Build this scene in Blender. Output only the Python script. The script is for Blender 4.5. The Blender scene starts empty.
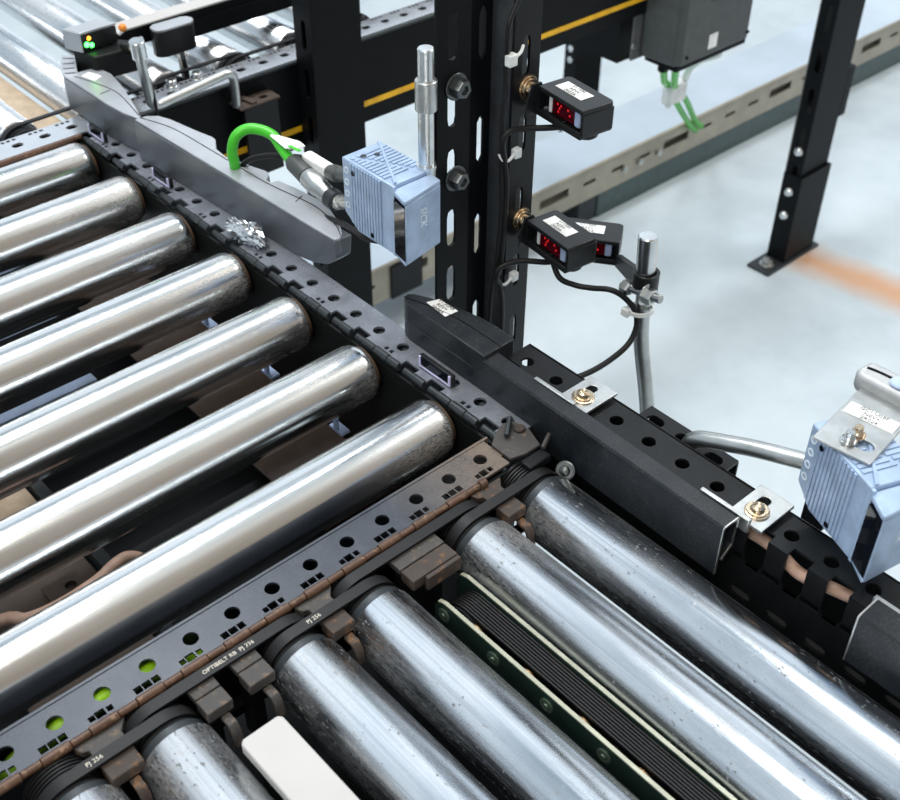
import bpy, math, random
from math import sin, cos, pi, radians, sqrt, atan2
from mathutils import Vector, Matrix
random.seed(4)
K = 0.0012                       # scene measured in model millimetres, x1.2 gives real size in metres
COL = bpy.context.scene.collection
V3 = lambda *a: Vector(a)

# ------------------------------------------------------------------ mesh builder
class MB:
    def __init__(s): s.v = []; s.f = []
    def add(s, vs, fs):
        b = len(s.v); s.v += [Vector(p) for p in vs]; s.f += [[b+i for i in f] for f in fs]; return s
    def box(s, x0, x1, y0, y1, z0, z1):
        p = [(x, y, z) for z in (z0, z1) for y in (y0, y1) for x in (x0, x1)]
        return s.add(p, [(0,2,3,1),(4,5,7,6),(0,1,5,4),(2,6,7,3),(0,4,6,2),(1,3,7,5)])
    def prism(s, pts, z0, z1, M=None):
        """pts: CCW polygon in XY (or any plane through matrix M)"""
        n = len(pts); vs = [V3(a, b, z0) for a, b in pts]+[V3(a, b, z1) for a, b in pts]
        if M is not None: vs = [M @ p for p in vs]
        fs = [list(range(n))[::-1], list(range(n, 2*n))]+[(i, (i+1) % n, n+(i+1) % n, n+i) for i in range(n)]
        return s.add(vs, fs)
    def prism_x(s, pts, x0, x1):   # pts in (y,z), extruded along x
        M = Matrix(((0,0,1,0),(1,0,0,0),(0,1,0,0),(0,0,0,1)))
        return s.prism(pts, x0, x1, M)
    def prism_y(s, pts, y0, y1):   # pts in (x,z), extruded along y
        M = Matrix(((1,0,0,0),(0,0,-1,0),(0,1,0,0),(0,0,0,1)))
        return s.prism(pts, -y1, -y0, M)
    def lathe(s, o, ax, prof, n=40):
        """prof: list of (t,r) along axis ax from o; closed where r==0"""
        o = Vector(o); ax = Vector(ax).normalized()
        u = ax.orthogonal().normalized(); w = ax.cross(u)
        vs = []; idx = []
        for t, r in prof:
            if r <= 1e-6: idx.append([len(vs)]); vs.append(o+ax*t)
            else:
                idx.append(list(range(len(vs), len(vs)+n)))
                vs += [o+ax*t+(u*cos(2*pi*k/n)+w*sin(2*pi*k/n))*r for k in range(n)]
        fs = []
        for a, b in zip(idx, idx[1:]):
            for k in range(n):
                k2 = (k+1) % n
                if len(a) == 1 and len(b) == 1: continue
                if len(a) == 1: fs.append((a[0], b[k2], b[k]))
                elif len(b) == 1: fs.append((a[k], a[k2], b[0]))
                else: fs.append((a[k], a[k2], b[k2], b[k]))
        return s.add(vs, fs)
    def cyl(s, a, b, r, n=24, bev=0.0, r2=None):
        a = Vector(a); b = Vector(b); L = (b-a).length; r2 = r if r2 is None else r2
        c = min(bev, L*.4)
        if c > 0: pr = [(0,0),(0,r-c),(c,r),(L-c,r2),(L,r2-c),(L,0)]
        else: pr = [(0,0),(0,r),(L,r2),(L,0)]
        return s.lathe(a, b-a, pr, n)
    def hexbolt(s, a, ax, r, h, fl=0, n=6):
        ax = Vector(ax).normalized(); a = Vector(a)
        if fl: s.cyl(a, a+ax*fl, r*1.35, 24, .3); a = a+ax*fl
        s.lathe(a, ax, [(0,0),(0,r),(h*.8,r),(h,r*.85),(h,r*.5),(h*.75,r*.45),(h*.75,0)], n)
        return s
    def tube(s, pts, r, n=12, sm=4, caps=True):
        """smooth round tube through pts"""
        P = [Vector(p) for p in pts]
        if sm > 1 and len(P) > 2:
            Q = []
            for i in range(len(P)-1):
                p0 = P[max(i-1, 0)]; p1 = P[i]; p2 = P[i+1]; p3 = P[min(i+2, len(P)-1)]
                for k in range(sm):
                    t = k/sm
                    Q.append(.5*((2*p1)+(p2-p0)*t+(2*p0-5*p1+4*p2-p3)*t*t+(3*p1-p0-3*p2+p3)*t**3))
            Q.append(P[-1]); P = Q
        T = [(P[min(i+1, len(P)-1)]-P[max(i-1, 0)]).normalized() for i in range(len(P))]
        u = T[0].orthogonal().normalized(); vs = []
        for i, p in enumerate(P):
            u = (u-T[i]*u.dot(T[i])).normalized(); w = T[i].cross(u)
            vs += [p+(u*cos(2*pi*k/n)+w*sin(2*pi*k/n))*r for k in range(n)]
        fs = [(i*n+k, i*n+(k+1) % n, (i+1)*n+(k+1) % n, (i+1)*n+k) for i in range(len(P)-1) for k in range(n)]
        if caps: fs += [list(range(n))[::-1], list(range((len(P)-1)*n, len(P)*n))]
        return s.add(vs, fs)
    def rod(s, pts, r, br=8, n=16):
        """bent rod: straight runs with rounded elbows of radius br"""
        P = [Vector(p) for p in pts]; Q = [P[0]]
        for i in range(1, len(P)-1):
            a = (P[i-1]-P[i]); b = (P[i+1]-P[i]); d = min(br, a.length*.45, b.length*.45)
            a = P[i]+a.normalized()*d; b = P[i]+b.normalized()*d
            for k in range(7):
                t = k/6; Q.append(a*(1-t)**2+P[i]*2*t*(1-t)+b*t*t)
        Q.append(P[-1])
        return s.tube(Q, r, n, 1)
    def cell(s, O, U, W, T, u0, u1, v0, v1, h=None):
        """one rectangle of sheet metal, thickness vector T, with an optional star-shaped hole"""
        O = Vector(O); U = Vector(U); W = Vector(W); T = Vector(T)
        f = lambda a, b, k: O+U*a+W*b+T*k
        if h is None:
            p = [f(a, b, k) for k in (0, 1) for a, b in ((u0,v0),(u1,v0),(u1,v1),(u0,v1))]
            return s.add(p, [(0,1,2,3),(7,6,5,4),(0,4,5,1),(1,5,6,2),(2,6,7,3),(3,7,4,0)])
        kind, cu, cv = h[:3]
        def rad(th):
            c, q = abs(cos(th)), abs(sin(th))
            if kind == 'c': return h[3]
            hw, hh = h[3], h[4]
            if kind == 'r': return min(hw/max(c, 1e-9), hh/max(q, 1e-9))
            if kind == 'o': # chamfered rectangle
                k = min(hw, hh)*.55
                return min(hw/max(c, 1e-9), hh/max(q, 1e-9), (hw+hh-k)/(c+q))
            # stadium
            if hw >= hh: L, R_, a, b = hw-hh, hh, c, q
            else: L, R_, a, b = hh-hw, hw, q, c
            if R_/max(b, 1e-9)*a <= L: return R_/b
            return L*a+sqrt(max(R_*R_-L*L*b*b, 0))
        def out(th):
            c, q = cos(th), sin(th)
            tx = (u1-cu)/c if c > 1e-9 else ((u0-cu)/c if c < -1e-9 else 1e9)
            ty = (v1-cv)/q if q > 1e-9 else ((v0-cv)/q if q < -1e-9 else 1e9)
            return min(tx, ty)
        A = [2*pi*k/28 for k in range(28)]+[atan2(b-cv, a-cu) % (2*pi) for a in (u0,u1) for b in (v0,v1)]
        if kind in 'ro': A += [atan2(b*h[4], a*h[3]) % (2*pi) for a in (-1,1) for b in (-1,1)]
        A = sorted(set(round(a, 5) for a in A)); n = len(A); vs = []
        for k in (0, 1):
            for a in A: vs.append(f(cu+out(a)*cos(a), cv+out(a)*sin(a), k))
            for a in A: vs.append(f(cu+rad(a)*cos(a), cv+rad(a)*sin(a), k))
        fs = []
        for i in range(n):
            j = (i+1) % n
            fs += [(i, j, n+j, n+i), (2*n+j, 2*n+i, 3*n+i, 3*n+j), (n+i, n+j, 3*n+j, 3*n+i), (j, i, 2*n+i, 2*n+j)]
        return s.add(vs, fs)

ORG = {}
def _mesh(name, mb, mat, org, ang=32, rot=0.0):
    me = bpy.data.meshes.new(name)
    R = Matrix.Rotation(-rot, 4, 'Z')
    me.from_pydata([tuple((R @ (p-org))*K) for p in mb.v], [], mb.f)
    me.validate(); me.update()
    import bmesh
    bm = bmesh.new(); bm.from_mesh(me); bmesh.ops.recalc_face_normals(bm, faces=bm.faces); bm.to_mesh(me); bm.free()
    me.shade_smooth(); me.set_sharp_from_angle(angle=radians(ang))
    me.materials.append(M[mat] if isinstance(mat, str) else mat)
    return me
def obj(name, mb, mat, parent=None, bev=0.0, org=None, ang=32, rot=0.0):
    if parent is not None: org, rot = ORG[parent.name]
    elif org is None:
        xs = [p.x for p in mb.v]; ys = [p.y for p in mb.v]; zs = [p.z for p in mb.v]
        org = V3((min(xs)+max(xs))/2, (min(ys)+max(ys))/2, min(zs))
    org = Vector(org)
    o = bpy.data.objects.new(name, _mesh(name, mb, mat, org, ang, rot)); COL.objects.link(o)
    if parent is None: o.location = org*K; o.rotation_euler = (0, 0, rot)
    else: o.parent = parent
    ORG[o.name] = (org, rot)
    if bev:
        m = o.modifiers.new('Bevel', 'BEVEL'); m.width = bev*K; m.segments = 2; m.limit_method = 'ANGLE'; m.angle_limit = radians(40)
    return o
def tag(o, label, cat, group=None, kind=None):
    o['label'] = label; o['category'] = cat
    if group: o['group'] = group
    if kind: o['kind'] = kind
    return o
def thing(name, label, cat, loc, group=None, rot=0.0):
    o = bpy.data.objects.new(name, None); COL.objects.link(o); o.location = Vector(loc)*K; o.rotation_euler = (0, 0, rot)
    o.empty_display_size = .01
    ORG[o.name] = (Vector(loc), rot); return tag(o, label, cat, group)
def copy_thing(root, dloc, label):
    def cp(o, par):
        c = o.copy(); COL.objects.link(c)
        if par is not None: c.parent = par
        ORG[c.name] = ORG.get(o.name, (V3(0,0,0), 0))
        for ch in [q for q in bpy.data.objects if q.parent == o and q != c]: cp(ch, c)
        return c
    r = cp(root, None); r.location = root.location+Vector(dloc)*K
    ORG[r.name] = (ORG[root.name][0]+Vector(dloc), ORG[root.name][1]); r['label'] = label
    return r
def text(name, body, size, mat, parent, O, U, W, th=.15, align='CENTER'):
    """raised lettering: O centre point, U reading direction, W up direction of the letters"""
    cu = bpy.data.curves.new('t', 'FONT'); cu.body = body; cu.size = size; cu.extrude = th; cu.align_x = align; cu.align_y = 'CENTER'
    cu.resolution_u = 2; cu.space_line = .95
    t = bpy.data.objects.new('t', cu); COL.objects.link(t)
    dg = bpy.context.evaluated_depsgraph_get(); dg.update()
    me0 = bpy.data.meshes.new_from_object(t.evaluated_get(dg))
    mb = MB(); U = Vector(U).normalized(); W = Vector(W); W = (W-U*W.dot(U)).normalized(); N = U.cross(W)
    mb.add([Vector(O)+U*p.co.x+W*p.co.y+N*p.co.z for p in me0.vertices], [list(p.vertices) for p in me0.polygons])
    bpy.data.objects.remove(t); bpy.data.curves.remove(cu); bpy.data.meshes.remove(me0)
    return obj(name, mb, mat, parent)

# ------------------------------------------------------------------ materials
M = {}
def nodes(name):
    m = bpy.data.materials.new(name); m.use_nodes = True; nt = m.node_tree; b = nt.nodes['Principled BSDF']; M[name] = m
    return m, nt, b
def N(nt, t, **k):
    n = nt.nodes.new(t)
    for a, v in k.items():
        if a in ('operation','blend_type','noise_dimensions','data_type','interpolation','feature'): setattr(n, a, v)
        else: n.inputs[a].default_value = v
    return n
def coords(nt, sc):
    t = nt.nodes.new('ShaderNodeTexCoord'); mp = nt.nodes.new('ShaderNodeMapping'); mp.inputs['Scale'].default_value = sc
    nt.links.new(t.outputs['Object'], mp.inputs['Vector']); return mp.outputs['Vector'], t.outputs['Object']
def noise(nt, vec, scale, detail=4, rough=.6):
    n = N(nt, 'ShaderNodeTexNoise', Scale=scale, Detail=detail, Roughness=rough); nt.links.new(vec, n.inputs['Vector']); return n.outputs['Fac']
def ramp(nt, fac, stops):
    r = nt.nodes.new('ShaderNodeValToRGB'); nt.links.new(fac, r.inputs['Fac']); e = r.color_ramp.elements
    while len(e) < len(stops): e.new(.5)
    for q, (p, c) in zip(e, stops): q.position = p; q.color = (*c, 1) if len(c) == 3 else c
    return r.outputs['Color']
def mix(nt, fac, a, b, bt='MIX'):
    m = nt.nodes.new('ShaderNodeMix'); m.data_type = 'RGBA'; m.blend_type = bt
    for sk, v in ((m.inputs['Factor'], fac), (m.inputs['A'], a), (m.inputs['B'], b)):
        if hasattr(v, 'links'): nt.links.new(v, sk)
        elif isinstance(v, (int, float)): sk.default_value = v
        else: sk.default_value = (*v, 1)
    return m.outputs['Result']
def math_(nt, op, a, b=0.0):
    m = nt.nodes.new('ShaderNodeMath'); m.operation = op
    for i, v in enumerate((a, b)):
        if hasattr(v, 'links'): nt.links.new(v, m.inputs[i])
        else: m.inputs[i].default_value = v
    return m.outputs[0]
def bump(nt, b, h, s, d=.0005):
    n = N(nt, 'ShaderNodeBump', Strength=s, Distance=d); nt.links.new(h, n.inputs['Height']); nt.links.new(n.outputs['Normal'], b.inputs['Normal'])
def mrange(nt, v, a, b, c=0.0, d=1.0):
    n = N(nt, 'ShaderNodeMapRange'); nt.links.new(v, n.inputs['Value'])
    for i, q in zip(range(1, 5), (a, b, c, d)): n.inputs[i].default_value = q
    return n.outputs['Result']

def mat_plain(name, col, rough=.5, metal=0.0, dust=None, dust_amt=.0, bumps=0.0, bscale=900, spec=.5, ns=60, ds=1500):
    m, nt, b = nodes(name)
    b.inputs['Roughness'].default_value = rough; b.inputs['Metallic'].default_value = metal
    b.inputs['Specular IOR Level'].default_value = spec
    v, _ = coords(nt, (1, 1, 1))
    n1 = noise(nt, v, ns, 5); c = mix(nt, mrange(nt, n1, .3, .7), tuple(x*.8 for x in col), tuple(min(x*1.15, 1) for x in col))
    if dust:
        n2 = noise(nt, v, ds, 3, .7); n3 = noise(nt, v, 45, 4)
        f = math_(nt, 'MULTIPLY', mrange(nt, n2, .55, .72), mrange(nt, n3, .35, .6)); f = math_(nt, 'MULTIPLY', f, dust_amt)
        c = mix(nt, f, c, dust)
        r = math_(nt, 'ADD', math_(nt, 'MULTIPLY', f, .3), rough); nt.links.new(r, b.inputs['Roughness'])
    nt.links.new(c, b.inputs['Base Color'])
    if bumps: bump(nt, b, noise(nt, v, bscale, 2), bumps, .0002)
    return m

def mat_roller(name, axis, dirt, spots):
    """zinc-plated steel tube: streaks along its axis, scuffs, dust towards the end"""
    m, nt, b = nodes(name)
    sc = (.12, 30, 30) if axis == 'x' else (30, .12, 30)
    v, raw = coords(nt, sc); v2, _ = coords(nt, (.3, 1, 1) if axis == 'x' else (1, .3, 1))
    oi = nt.nodes.new('ShaderNodeObjectInfo')
    add = N(nt, 'ShaderNodeVectorMath', operation='ADD'); nt.links.new(v, add.inputs[0])
    cx = N(nt, 'ShaderNodeCombineXYZ'); r20 = math_(nt, 'MULTIPLY', oi.outputs['Random'], 40)
    for i in range(3): nt.links.new(r20, cx.inputs[i])
    nt.links.new(cx.outputs[0], add.inputs[1]); v = add.outputs[0]
    add2 = N(nt, 'ShaderNodeVectorMath', operation='ADD'); nt.links.new(v2, add2.inputs[0]); nt.links.new(cx.outputs[0], add2.inputs[1]); v2 = add2.outputs[0]
    st = noise(nt, v, 14, 4, .65); fine = noise(nt, v, 60, 3, .6); cloud = noise(nt, v2, 28, 5, .65)
    sep = nt.nodes.new('ShaderNodeSeparateXYZ'); nt.links.new(raw, sep.inputs[0])
    ax = sep.outputs['X' if axis == 'x' else 'Y']
    end = mrange(nt, ax, -.10, -.012, 0, 1) if axis == 'x' else mrange(nt, ax, -.16, -.03, 0, 1)
    speck = noise(nt, v2, 900, 2, .8)
    c = mix(nt, mrange(nt, cloud, .3, .7), *(((.68, .71, .72), (.78, .80, .82)) if axis == 'x' else ((.66, .70, .74), (.90, .92, .94))))
    c = mix(nt, math_(nt, 'MULTIPLY', mrange(nt, st, .48, .7), .45), c, (.60, .52, .40) if axis == 'x' else (.34, .37, .42))
    d = math_(nt, 'MULTIPLY', mrange(nt, cloud, .38, .62), mrange(nt, speck, .35, .6))
    d = math_(nt, 'MULTIPLY', d, math_(nt, 'ADD', math_(nt, 'MULTIPLY', end, dirt*.75), .03*dirt))
    c = mix(nt, d, c, (.30, .22, .15))
    if spots:
        w, _ = coords(nt, (1, .55, 1)); sp = noise(nt, w, 420, 3, .5); patch = noise(nt, v2, 40, 2)
        s2 = math_(nt, 'MULTIPLY', mrange(nt, sp, .64, .67), mrange(nt, patch, .44, .55)); s2 = math_(nt, 'MULTIPLY', s2, spots)
        c = mix(nt, s2, c, (.05, .05, .055)); d = math_(nt, 'MAXIMUM', d, s2)
    nt.links.new(c, b.inputs['Base Color'])
    b.inputs['Metallic'].default_value = 1
    nt.links.new(math_(nt, 'SUBTRACT', 1.0, math_(nt, 'MULTIPLY', d, .8)), b.inputs['Metallic'])
    r = math_(nt, 'ADD', mrange(nt, st, .35, .7, *((.11, .24) if axis == 'x' else (.15, .32))), math_(nt, 'MULTIPLY', d, .4))
    r = math_(nt, 'ADD', r, mrange(nt, cloud, .4, .7, 0, .05)); nt.links.new(r, b.inputs['Roughness'])
    bump(nt, b, math_(nt, 'ADD', fine, math_(nt, 'MULTIPLY', st, 2)), .07, .0004)

mat_roller('long_roller_steel', 'x', .6, 0)
mat_roller('cross_roller_steel', 'y', .35, .8)
mat_plain('black', (.007, .008, .009), .36, 0, (.26, .24, .22), .13, .25, 900, .22)
mat_plain('black_clean', (.005, .006, .007), .42, 0, None, 0, .15, 900, .10)
mat_plain('black_plastic', (.009, .010, .011), .36, 0, (.35, .34, .32), .08, .1, spec=.35)
mat_plain('rubber', (.007, .007, .008), .48, 0, (.22, .18, .14), .18, spec=.3)
mat_plain('dusty_block', (.045, .041, .039), .6, 0, (.26, .17, .10), .8, .3, ds=260)
mat_plain('rust_block', (.040, .028, .022), .65, 0, (.27, .125, .045), .8, .3, ds=160)
mat_plain('rust_tube', (.085, .042, .024), .45, .1, (.40, .26, .15), .6, .2, ds=220)
mat_plain('post_grain', (.030, .034, .038), .45, 0, (.22, .24, .26), .9, .6, 700)
mat_plain('anodised', (.010, .013, .017), .36, .05, (.36, .35, .31), .40, .2, spec=.35)
mat_plain('grey_anodised', (.40, .42, .45), .30, .35, None, 0, .04, ns=12)  # on the guide bar tops, their lit tone is put into this colour
mat_plain('grey_shaded_face', (.115, .13, .145), .32, .4, None, 0, .04, ns=12)  # sides of the same bars: darker copy, shade put into the colour
mat_plain('cast_alu', (.50, .51, .52), .55, .6, None, 0, .3, 500)
mat_plain('cut_alu', (.66, .65, .62), .35, 1)
mat_plain('zinc', (.52, .53, .52), .34, 1, None, 0, .12, 300)
mat_plain('bright_zinc', (.68, .70, .70), .24, 1)
mat_plain('yellow_zinc', (.72, .58, .42), .25, 1)
mat_plain('brass_bearing', (.45, .28, .14), .35, 1)
mat_plain('dark_bolt', (.12, .13, .13), .3, .9)
mat_plain('scanner_blue', (.36, .47, .64), .40, .25, None, 0, .08)
mat_plain('scanner_lettering', (.75, .82, .90), .5)
mat_plain('glass_black', (.006, .008, .012), .06)
mat_plain('label_white', (.82, .82, .80), .5)
mat_plain('ink', (.03, .03, .03), .6)
mat_plain('white_paint', (.47, .46, .445), .45, ns=3)
mat_plain('white_plastic', (.78, .80, .78), .4)
mat_plain('yellow', (.95, .48, .005), .5)
mat_plain('green_cable', (.05, .48, .015), .35)
mat_plain('lime_cable', (.30, .62, .01), .4)
mat_plain('tan_cable', (.50, .32, .24), .5)
mat_plain('drum_rust', (.06, .035, .02), .6, 0, (.25, .13, .05), .7, .2)
mat_plain('matt_black', (.006, .007, .007), .5, 0, None, 0, .1, 900, .2)
mat_plain('tan_panel', (.46, .36, .26), .5)
mat_plain('brown_tray', (.05, .034, .026), .55, 0, (.30, .20, .14), .5, .2)
mat_plain('dark_steel', (.030, .036, .040), .45, .4)
mat_plain('pan', (.006, .007, .008), .7, .0, None, 0, 0, 900, .15)
mat_plain('green_steel', (.02, .045, .035), .35, .5, (.25, .25, .2), .2)
mat_plain('khaki_edge', (.40, .40, .31), .4, .4)
mat_plain('rivet_green', (.12, .17, .13), .35, .6)
mat_plain('box_grey', (.055, .060, .058), .45)
mat_plain('duct_metal', (.38, .34, .27), .4, .45, ns=12)
mat_plain('duct_lid', (.46, .54, .62), .45, 0, ns=2.5)
mat_plain('duct_base', (.07, .10, .10), .45, .3)
mat_plain('lavender', (.62, .60, .85), .4)
mat_plain('pale_blue', (.45, .56, .78), .3)
mat_plain('foil', (.80, .82, .84), .12, .9, None, 0, .9, 150)
mat_plain('dusty_grey', (.10, .10, .10), .55, 0, (.28, .25, .22), .6, .25)
mat_plain('print_cream', (.62, .58, .50), .6)
mat_plain('teal', (.05, .45, .38), .5)
for nm, col, st in (('red_display', (.9, .02, .02), .55), ('led_green', (.05, 1, .08), 9), ('led_orange', (1, .30, .02), 6)):
    m, nt, b = nodes(nm); b.inputs['Base Color'].default_value = (*[c*.3 for c in col], 1); b.inputs['Emission Color'].default_value = (*col, 1); b.inputs['Emission Strength'].default_value = st
m, nt, b = nodes('red_window'); b.inputs['Base Color'].default_value = (.035, .001, .005, 1); b.inputs['Roughness'].default_value = .12
b.inputs['Emission Color'].default_value = (.25, .0, .01, 1); b.inputs['Emission Strength'].default_value = .05

# satin grey-black side rail steel with dust gathered near the conveyor corner
def mat_rail(name, a, bcol, corner, met, ro=.30):
    m, nt, b = nodes(name); v, raw = coords(nt, (1, 1, 1))
    n1 = noise(nt, v, 55, 5); sp = noise(nt, v, 2200, 2, .8); sp2 = noise(nt, v, 500, 3, .6)
    c = mix(nt, mrange(nt, n1, .3, .7), a, bcol)
    f = math_(nt, 'MULTIPLY', mrange(nt, sp, .5, .68), .35)
    c = mix(nt, f, c, tuple(min(.30, x*3.2) for x in bcol))
    rr = mrange(nt, n1, .3, .7, ro, ro+.12)
    if corner:
        geo = nt.nodes.new('ShaderNodeNewGeometry'); sep = nt.nodes.new('ShaderNodeSeparateXYZ'); nt.links.new(geo.outputs['Position'], sep.inputs[0])
        g = mrange(nt, sep.outputs['X'], -.105*1.2, .02*1.2)
        g = math_(nt, 'MULTIPLY', g, mrange(nt, math_(nt, 'ADD', sp2, math_(nt, 'MULTIPLY', n1, .6)), .45, .85))
        c = mix(nt, g, c, (.22, .155, .10)); rr = math_(nt, 'ADD', rr, math_(nt, 'MULTIPLY', g, .3))
        nt.links.new(math_(nt, 'MULTIPLY', math_(nt, 'SUBTRACT', 1.0, g), met), b.inputs['Metallic'])
    else: b.inputs['Metallic'].default_value = met
    nt.links.new(c, b.inputs['Base Color']); nt.links.new(rr, b.inputs['Roughness'])
    bump(nt, b, sp2, .15, .0002)
mat_rail('rail_steel', (.026, .031, .040), (.045, .052, .066), True, .25)
mat_rail('rail_far', (.55, .58, .62), (.62, .65, .70), False, .75, .18)
mat_rail('rail_side', (.26, .28, .32), (.34, .36, .41), False, .55, .20)

# floor: pale sealed concrete with cloudy wear and an orange band running from the stand foot
m, nt, b = nodes('floor_concrete'); v, raw = coords(nt, (1, 1, 1))
n1 = noise(nt, v, 1.6, 6, .6); n2 = noise(nt, v, 7, 6, .6)
c = ramp(nt, math_(nt, 'ADD', math_(nt, 'MULTIPLY', n1, .6), math_(nt, 'MULTIPLY', n2, .4)), [(.34, (.41, .47, .51)), (.5, (.52, .59, .63)), (.66, (.60, .67, .71))])
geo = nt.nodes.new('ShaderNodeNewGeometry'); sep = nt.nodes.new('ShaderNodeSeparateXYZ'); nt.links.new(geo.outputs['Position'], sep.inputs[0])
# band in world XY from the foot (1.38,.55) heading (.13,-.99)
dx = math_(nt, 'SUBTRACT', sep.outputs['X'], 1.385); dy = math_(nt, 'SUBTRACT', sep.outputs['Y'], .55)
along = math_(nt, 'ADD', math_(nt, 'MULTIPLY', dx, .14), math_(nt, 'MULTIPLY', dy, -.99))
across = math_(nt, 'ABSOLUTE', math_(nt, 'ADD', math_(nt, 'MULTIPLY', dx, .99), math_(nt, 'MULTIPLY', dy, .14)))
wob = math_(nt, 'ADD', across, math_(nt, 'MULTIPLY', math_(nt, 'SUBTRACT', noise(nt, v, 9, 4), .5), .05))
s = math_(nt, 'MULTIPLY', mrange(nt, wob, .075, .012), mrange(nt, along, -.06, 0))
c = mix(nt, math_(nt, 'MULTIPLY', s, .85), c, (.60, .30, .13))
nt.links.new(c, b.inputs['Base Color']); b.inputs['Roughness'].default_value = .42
# ================================================================== SETTING
def struct(name, mb, mat):
    o = obj(name, mb, mat); o['kind'] = 'structure'; return o
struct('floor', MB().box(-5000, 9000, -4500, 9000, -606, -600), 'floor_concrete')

# ================================================================== LONG ROLLERS (left conveyor)
def long_roller():
    y, z, R = 56, -18.3, 20.3
    t = thing('conveyor_roller', 'long steel roller lying right beside the near perforated rail, first of seven', 'roller', (-21, y, z), 'long steel rollers of the left conveyor')
    pr = [(0, 15.5), (1.0, 17.6), (3.0, 19.3), (6.0, 20.1), (9, R), (250, R), (560, R), (566, 18), (566, 15)]
    obj('roller_tube', MB().lathe((-21, y, z), (-1, 0, 0), pr, 72), 'long_roller_steel', t, ang=50)
    obj('end_cap', MB().lathe((-21, y, z), (1, 0, 0), [(-3, 0), (-3, 16.5), (-.8, 17.2), (1.4, 16.6), (2.4, 14.5), (2.8, 9), (5, 6), (12, 5.5), (12, 0)], 40), 'drum_rust', t)
    obj('axle', MB().lathe((-17, y, z), (1, 0, 0), [(0, 0), (0, 4.2), (9, 4.2), (9, 0)], 6), 'zinc', t)
    return t
r0 = long_roller()
names = ['second long steel roller from the perforated grey rail', 'third long steel roller from the perforated grey rail',
         'fourth long steel roller counted from the perforated grey rail, middle one of seven', 'long steel roller third from the far grey rail at the upper left',
         'long steel roller second from the far grey rail', 'long steel roller farthest back, beside the far grey rail']
for i, nm in enumerate(names): copy_thing(r0, (0, 75*(i+1), 0), nm)

# ================================================================== CROSS ROLLERS (lower right conveyor)
def cross_roller(x, y1, mat, name, label, group, L=620):
    z, R = -20, 20.3
    t = thing(name, label, 'roller', (x, y1, z), group)
    obj('roller_tube', MB().lathe((x, y1-27, z), (0, -1, 0), [(0, 17), (.6, 18.8), (2, R), (L, R), (L+2, 17)], 72), mat, t, ang=50)
    obj('collar', MB().lathe((x, y1-28, z), (0, 1, 0), [(-1, 0), (-1, 18), (0, 19.2), (4, 19.2), (5.5, 18), (5.5, 0)], 48), 'dark_steel', t)
    pr = [(0, 0), (0, 16.8)]
    for k in range(9):
        a = 1+k*2.0; pr += [(a, 17.6), (a+.9, 17.6), (a+1.1, 16.4), (a+1.9, 16.4)]
    pr += [(19.5, 17.8), (21, 17.8), (21, 0)]
    pl = obj('pulley', MB().lathe((x, y1-22.5, z), (0, 1, 0), pr, 48), 'rubber', t)
    obj('axle', MB().lathe((x, y1-2, z), (0, 1, 0), [(0, 0), (0, 4.5), (9, 4.5), (9, 0)], 6), 'zinc', t)
    return t
tx = [-20, -71, -147.5, -196, -272.5, -322]
tl = ['steel roller running directly beside the black side panel at the lower right',
      'steel roller between the black side panel roller and the grooved belt strip',
      'steel roller just left of the green steel belt strip', 'steel roller just right of the white plate',
      'steel roller just left of the white plate', 'steel roller in the bottom left corner, mostly cut off by the frame']
c0 = cross_roller(tx[0], -13, 'cross_roller_steel', 'conveyor_roller', tl[0], 'steel rollers of the lower right conveyor')
for x, l in zip(tx[1:], tl[1:]): copy_thing(c0, (x-tx[0], 0, 0), l)

# far conveyor rollers (mirrored: pulleys at their near end, tubes run away)
def far_roller(x):
    z, R, y0 = -20, 20.3, 560
    t = thing('conveyor_roller', '', 'roller', (x, y0, z), 'steel rollers of the far conveyor')
    obj('roller_tube', MB().lathe((x, y0+22, z), (0, 1, 0), [(0, 17), (.6, 18.8), (2, R), (560, R), (562, 17)], 56), 'far_roller_steel', t, ang=50)
    pr = [(0, 0), (0, 15)]
    for k in range(4): a = 2+k*4.0; pr += [(a, 18.4), (a+2.4, 18.4), (a+2.6, 16.6), (a+3.8, 16.6)]
    obj('pulley', MB().lathe((x, y0+2, z), (0, 1, 0), pr+[(20, 17), (20, 0)], 40), 'rubber', t)
    obj('axle', MB().lathe((x, y0-4, z), (0, 1, 0), [(0, 0), (0, 4.5), (9, 4.5), (9, 0)], 6), 'zinc', t)
    return t
M['far_roller_steel'] = M['cross_roller_steel']
fx = [-46, 32, 104, 177, 250, 325]
fl = ['far conveyor steel roller at the left edge of the photo, left of the tan panel',
      'far conveyor steel roller ending behind the sensor with the green light', 'far conveyor steel roller ending behind the tall bent rod',
      'far conveyor steel roller ending just right of the black reflector block on its pin', 'far conveyor steel roller under the black cross bar, next to the left black post',
      'far conveyor steel roller at the top edge, mostly hidden behind the left black post']
f0 = far_roller(fx[0]); f0['label'] = fl[0]
for x, l in zip(fx[1:], fl[1:]): copy_thing(f0, (x-fx[0], 0, 0), l)

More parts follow.
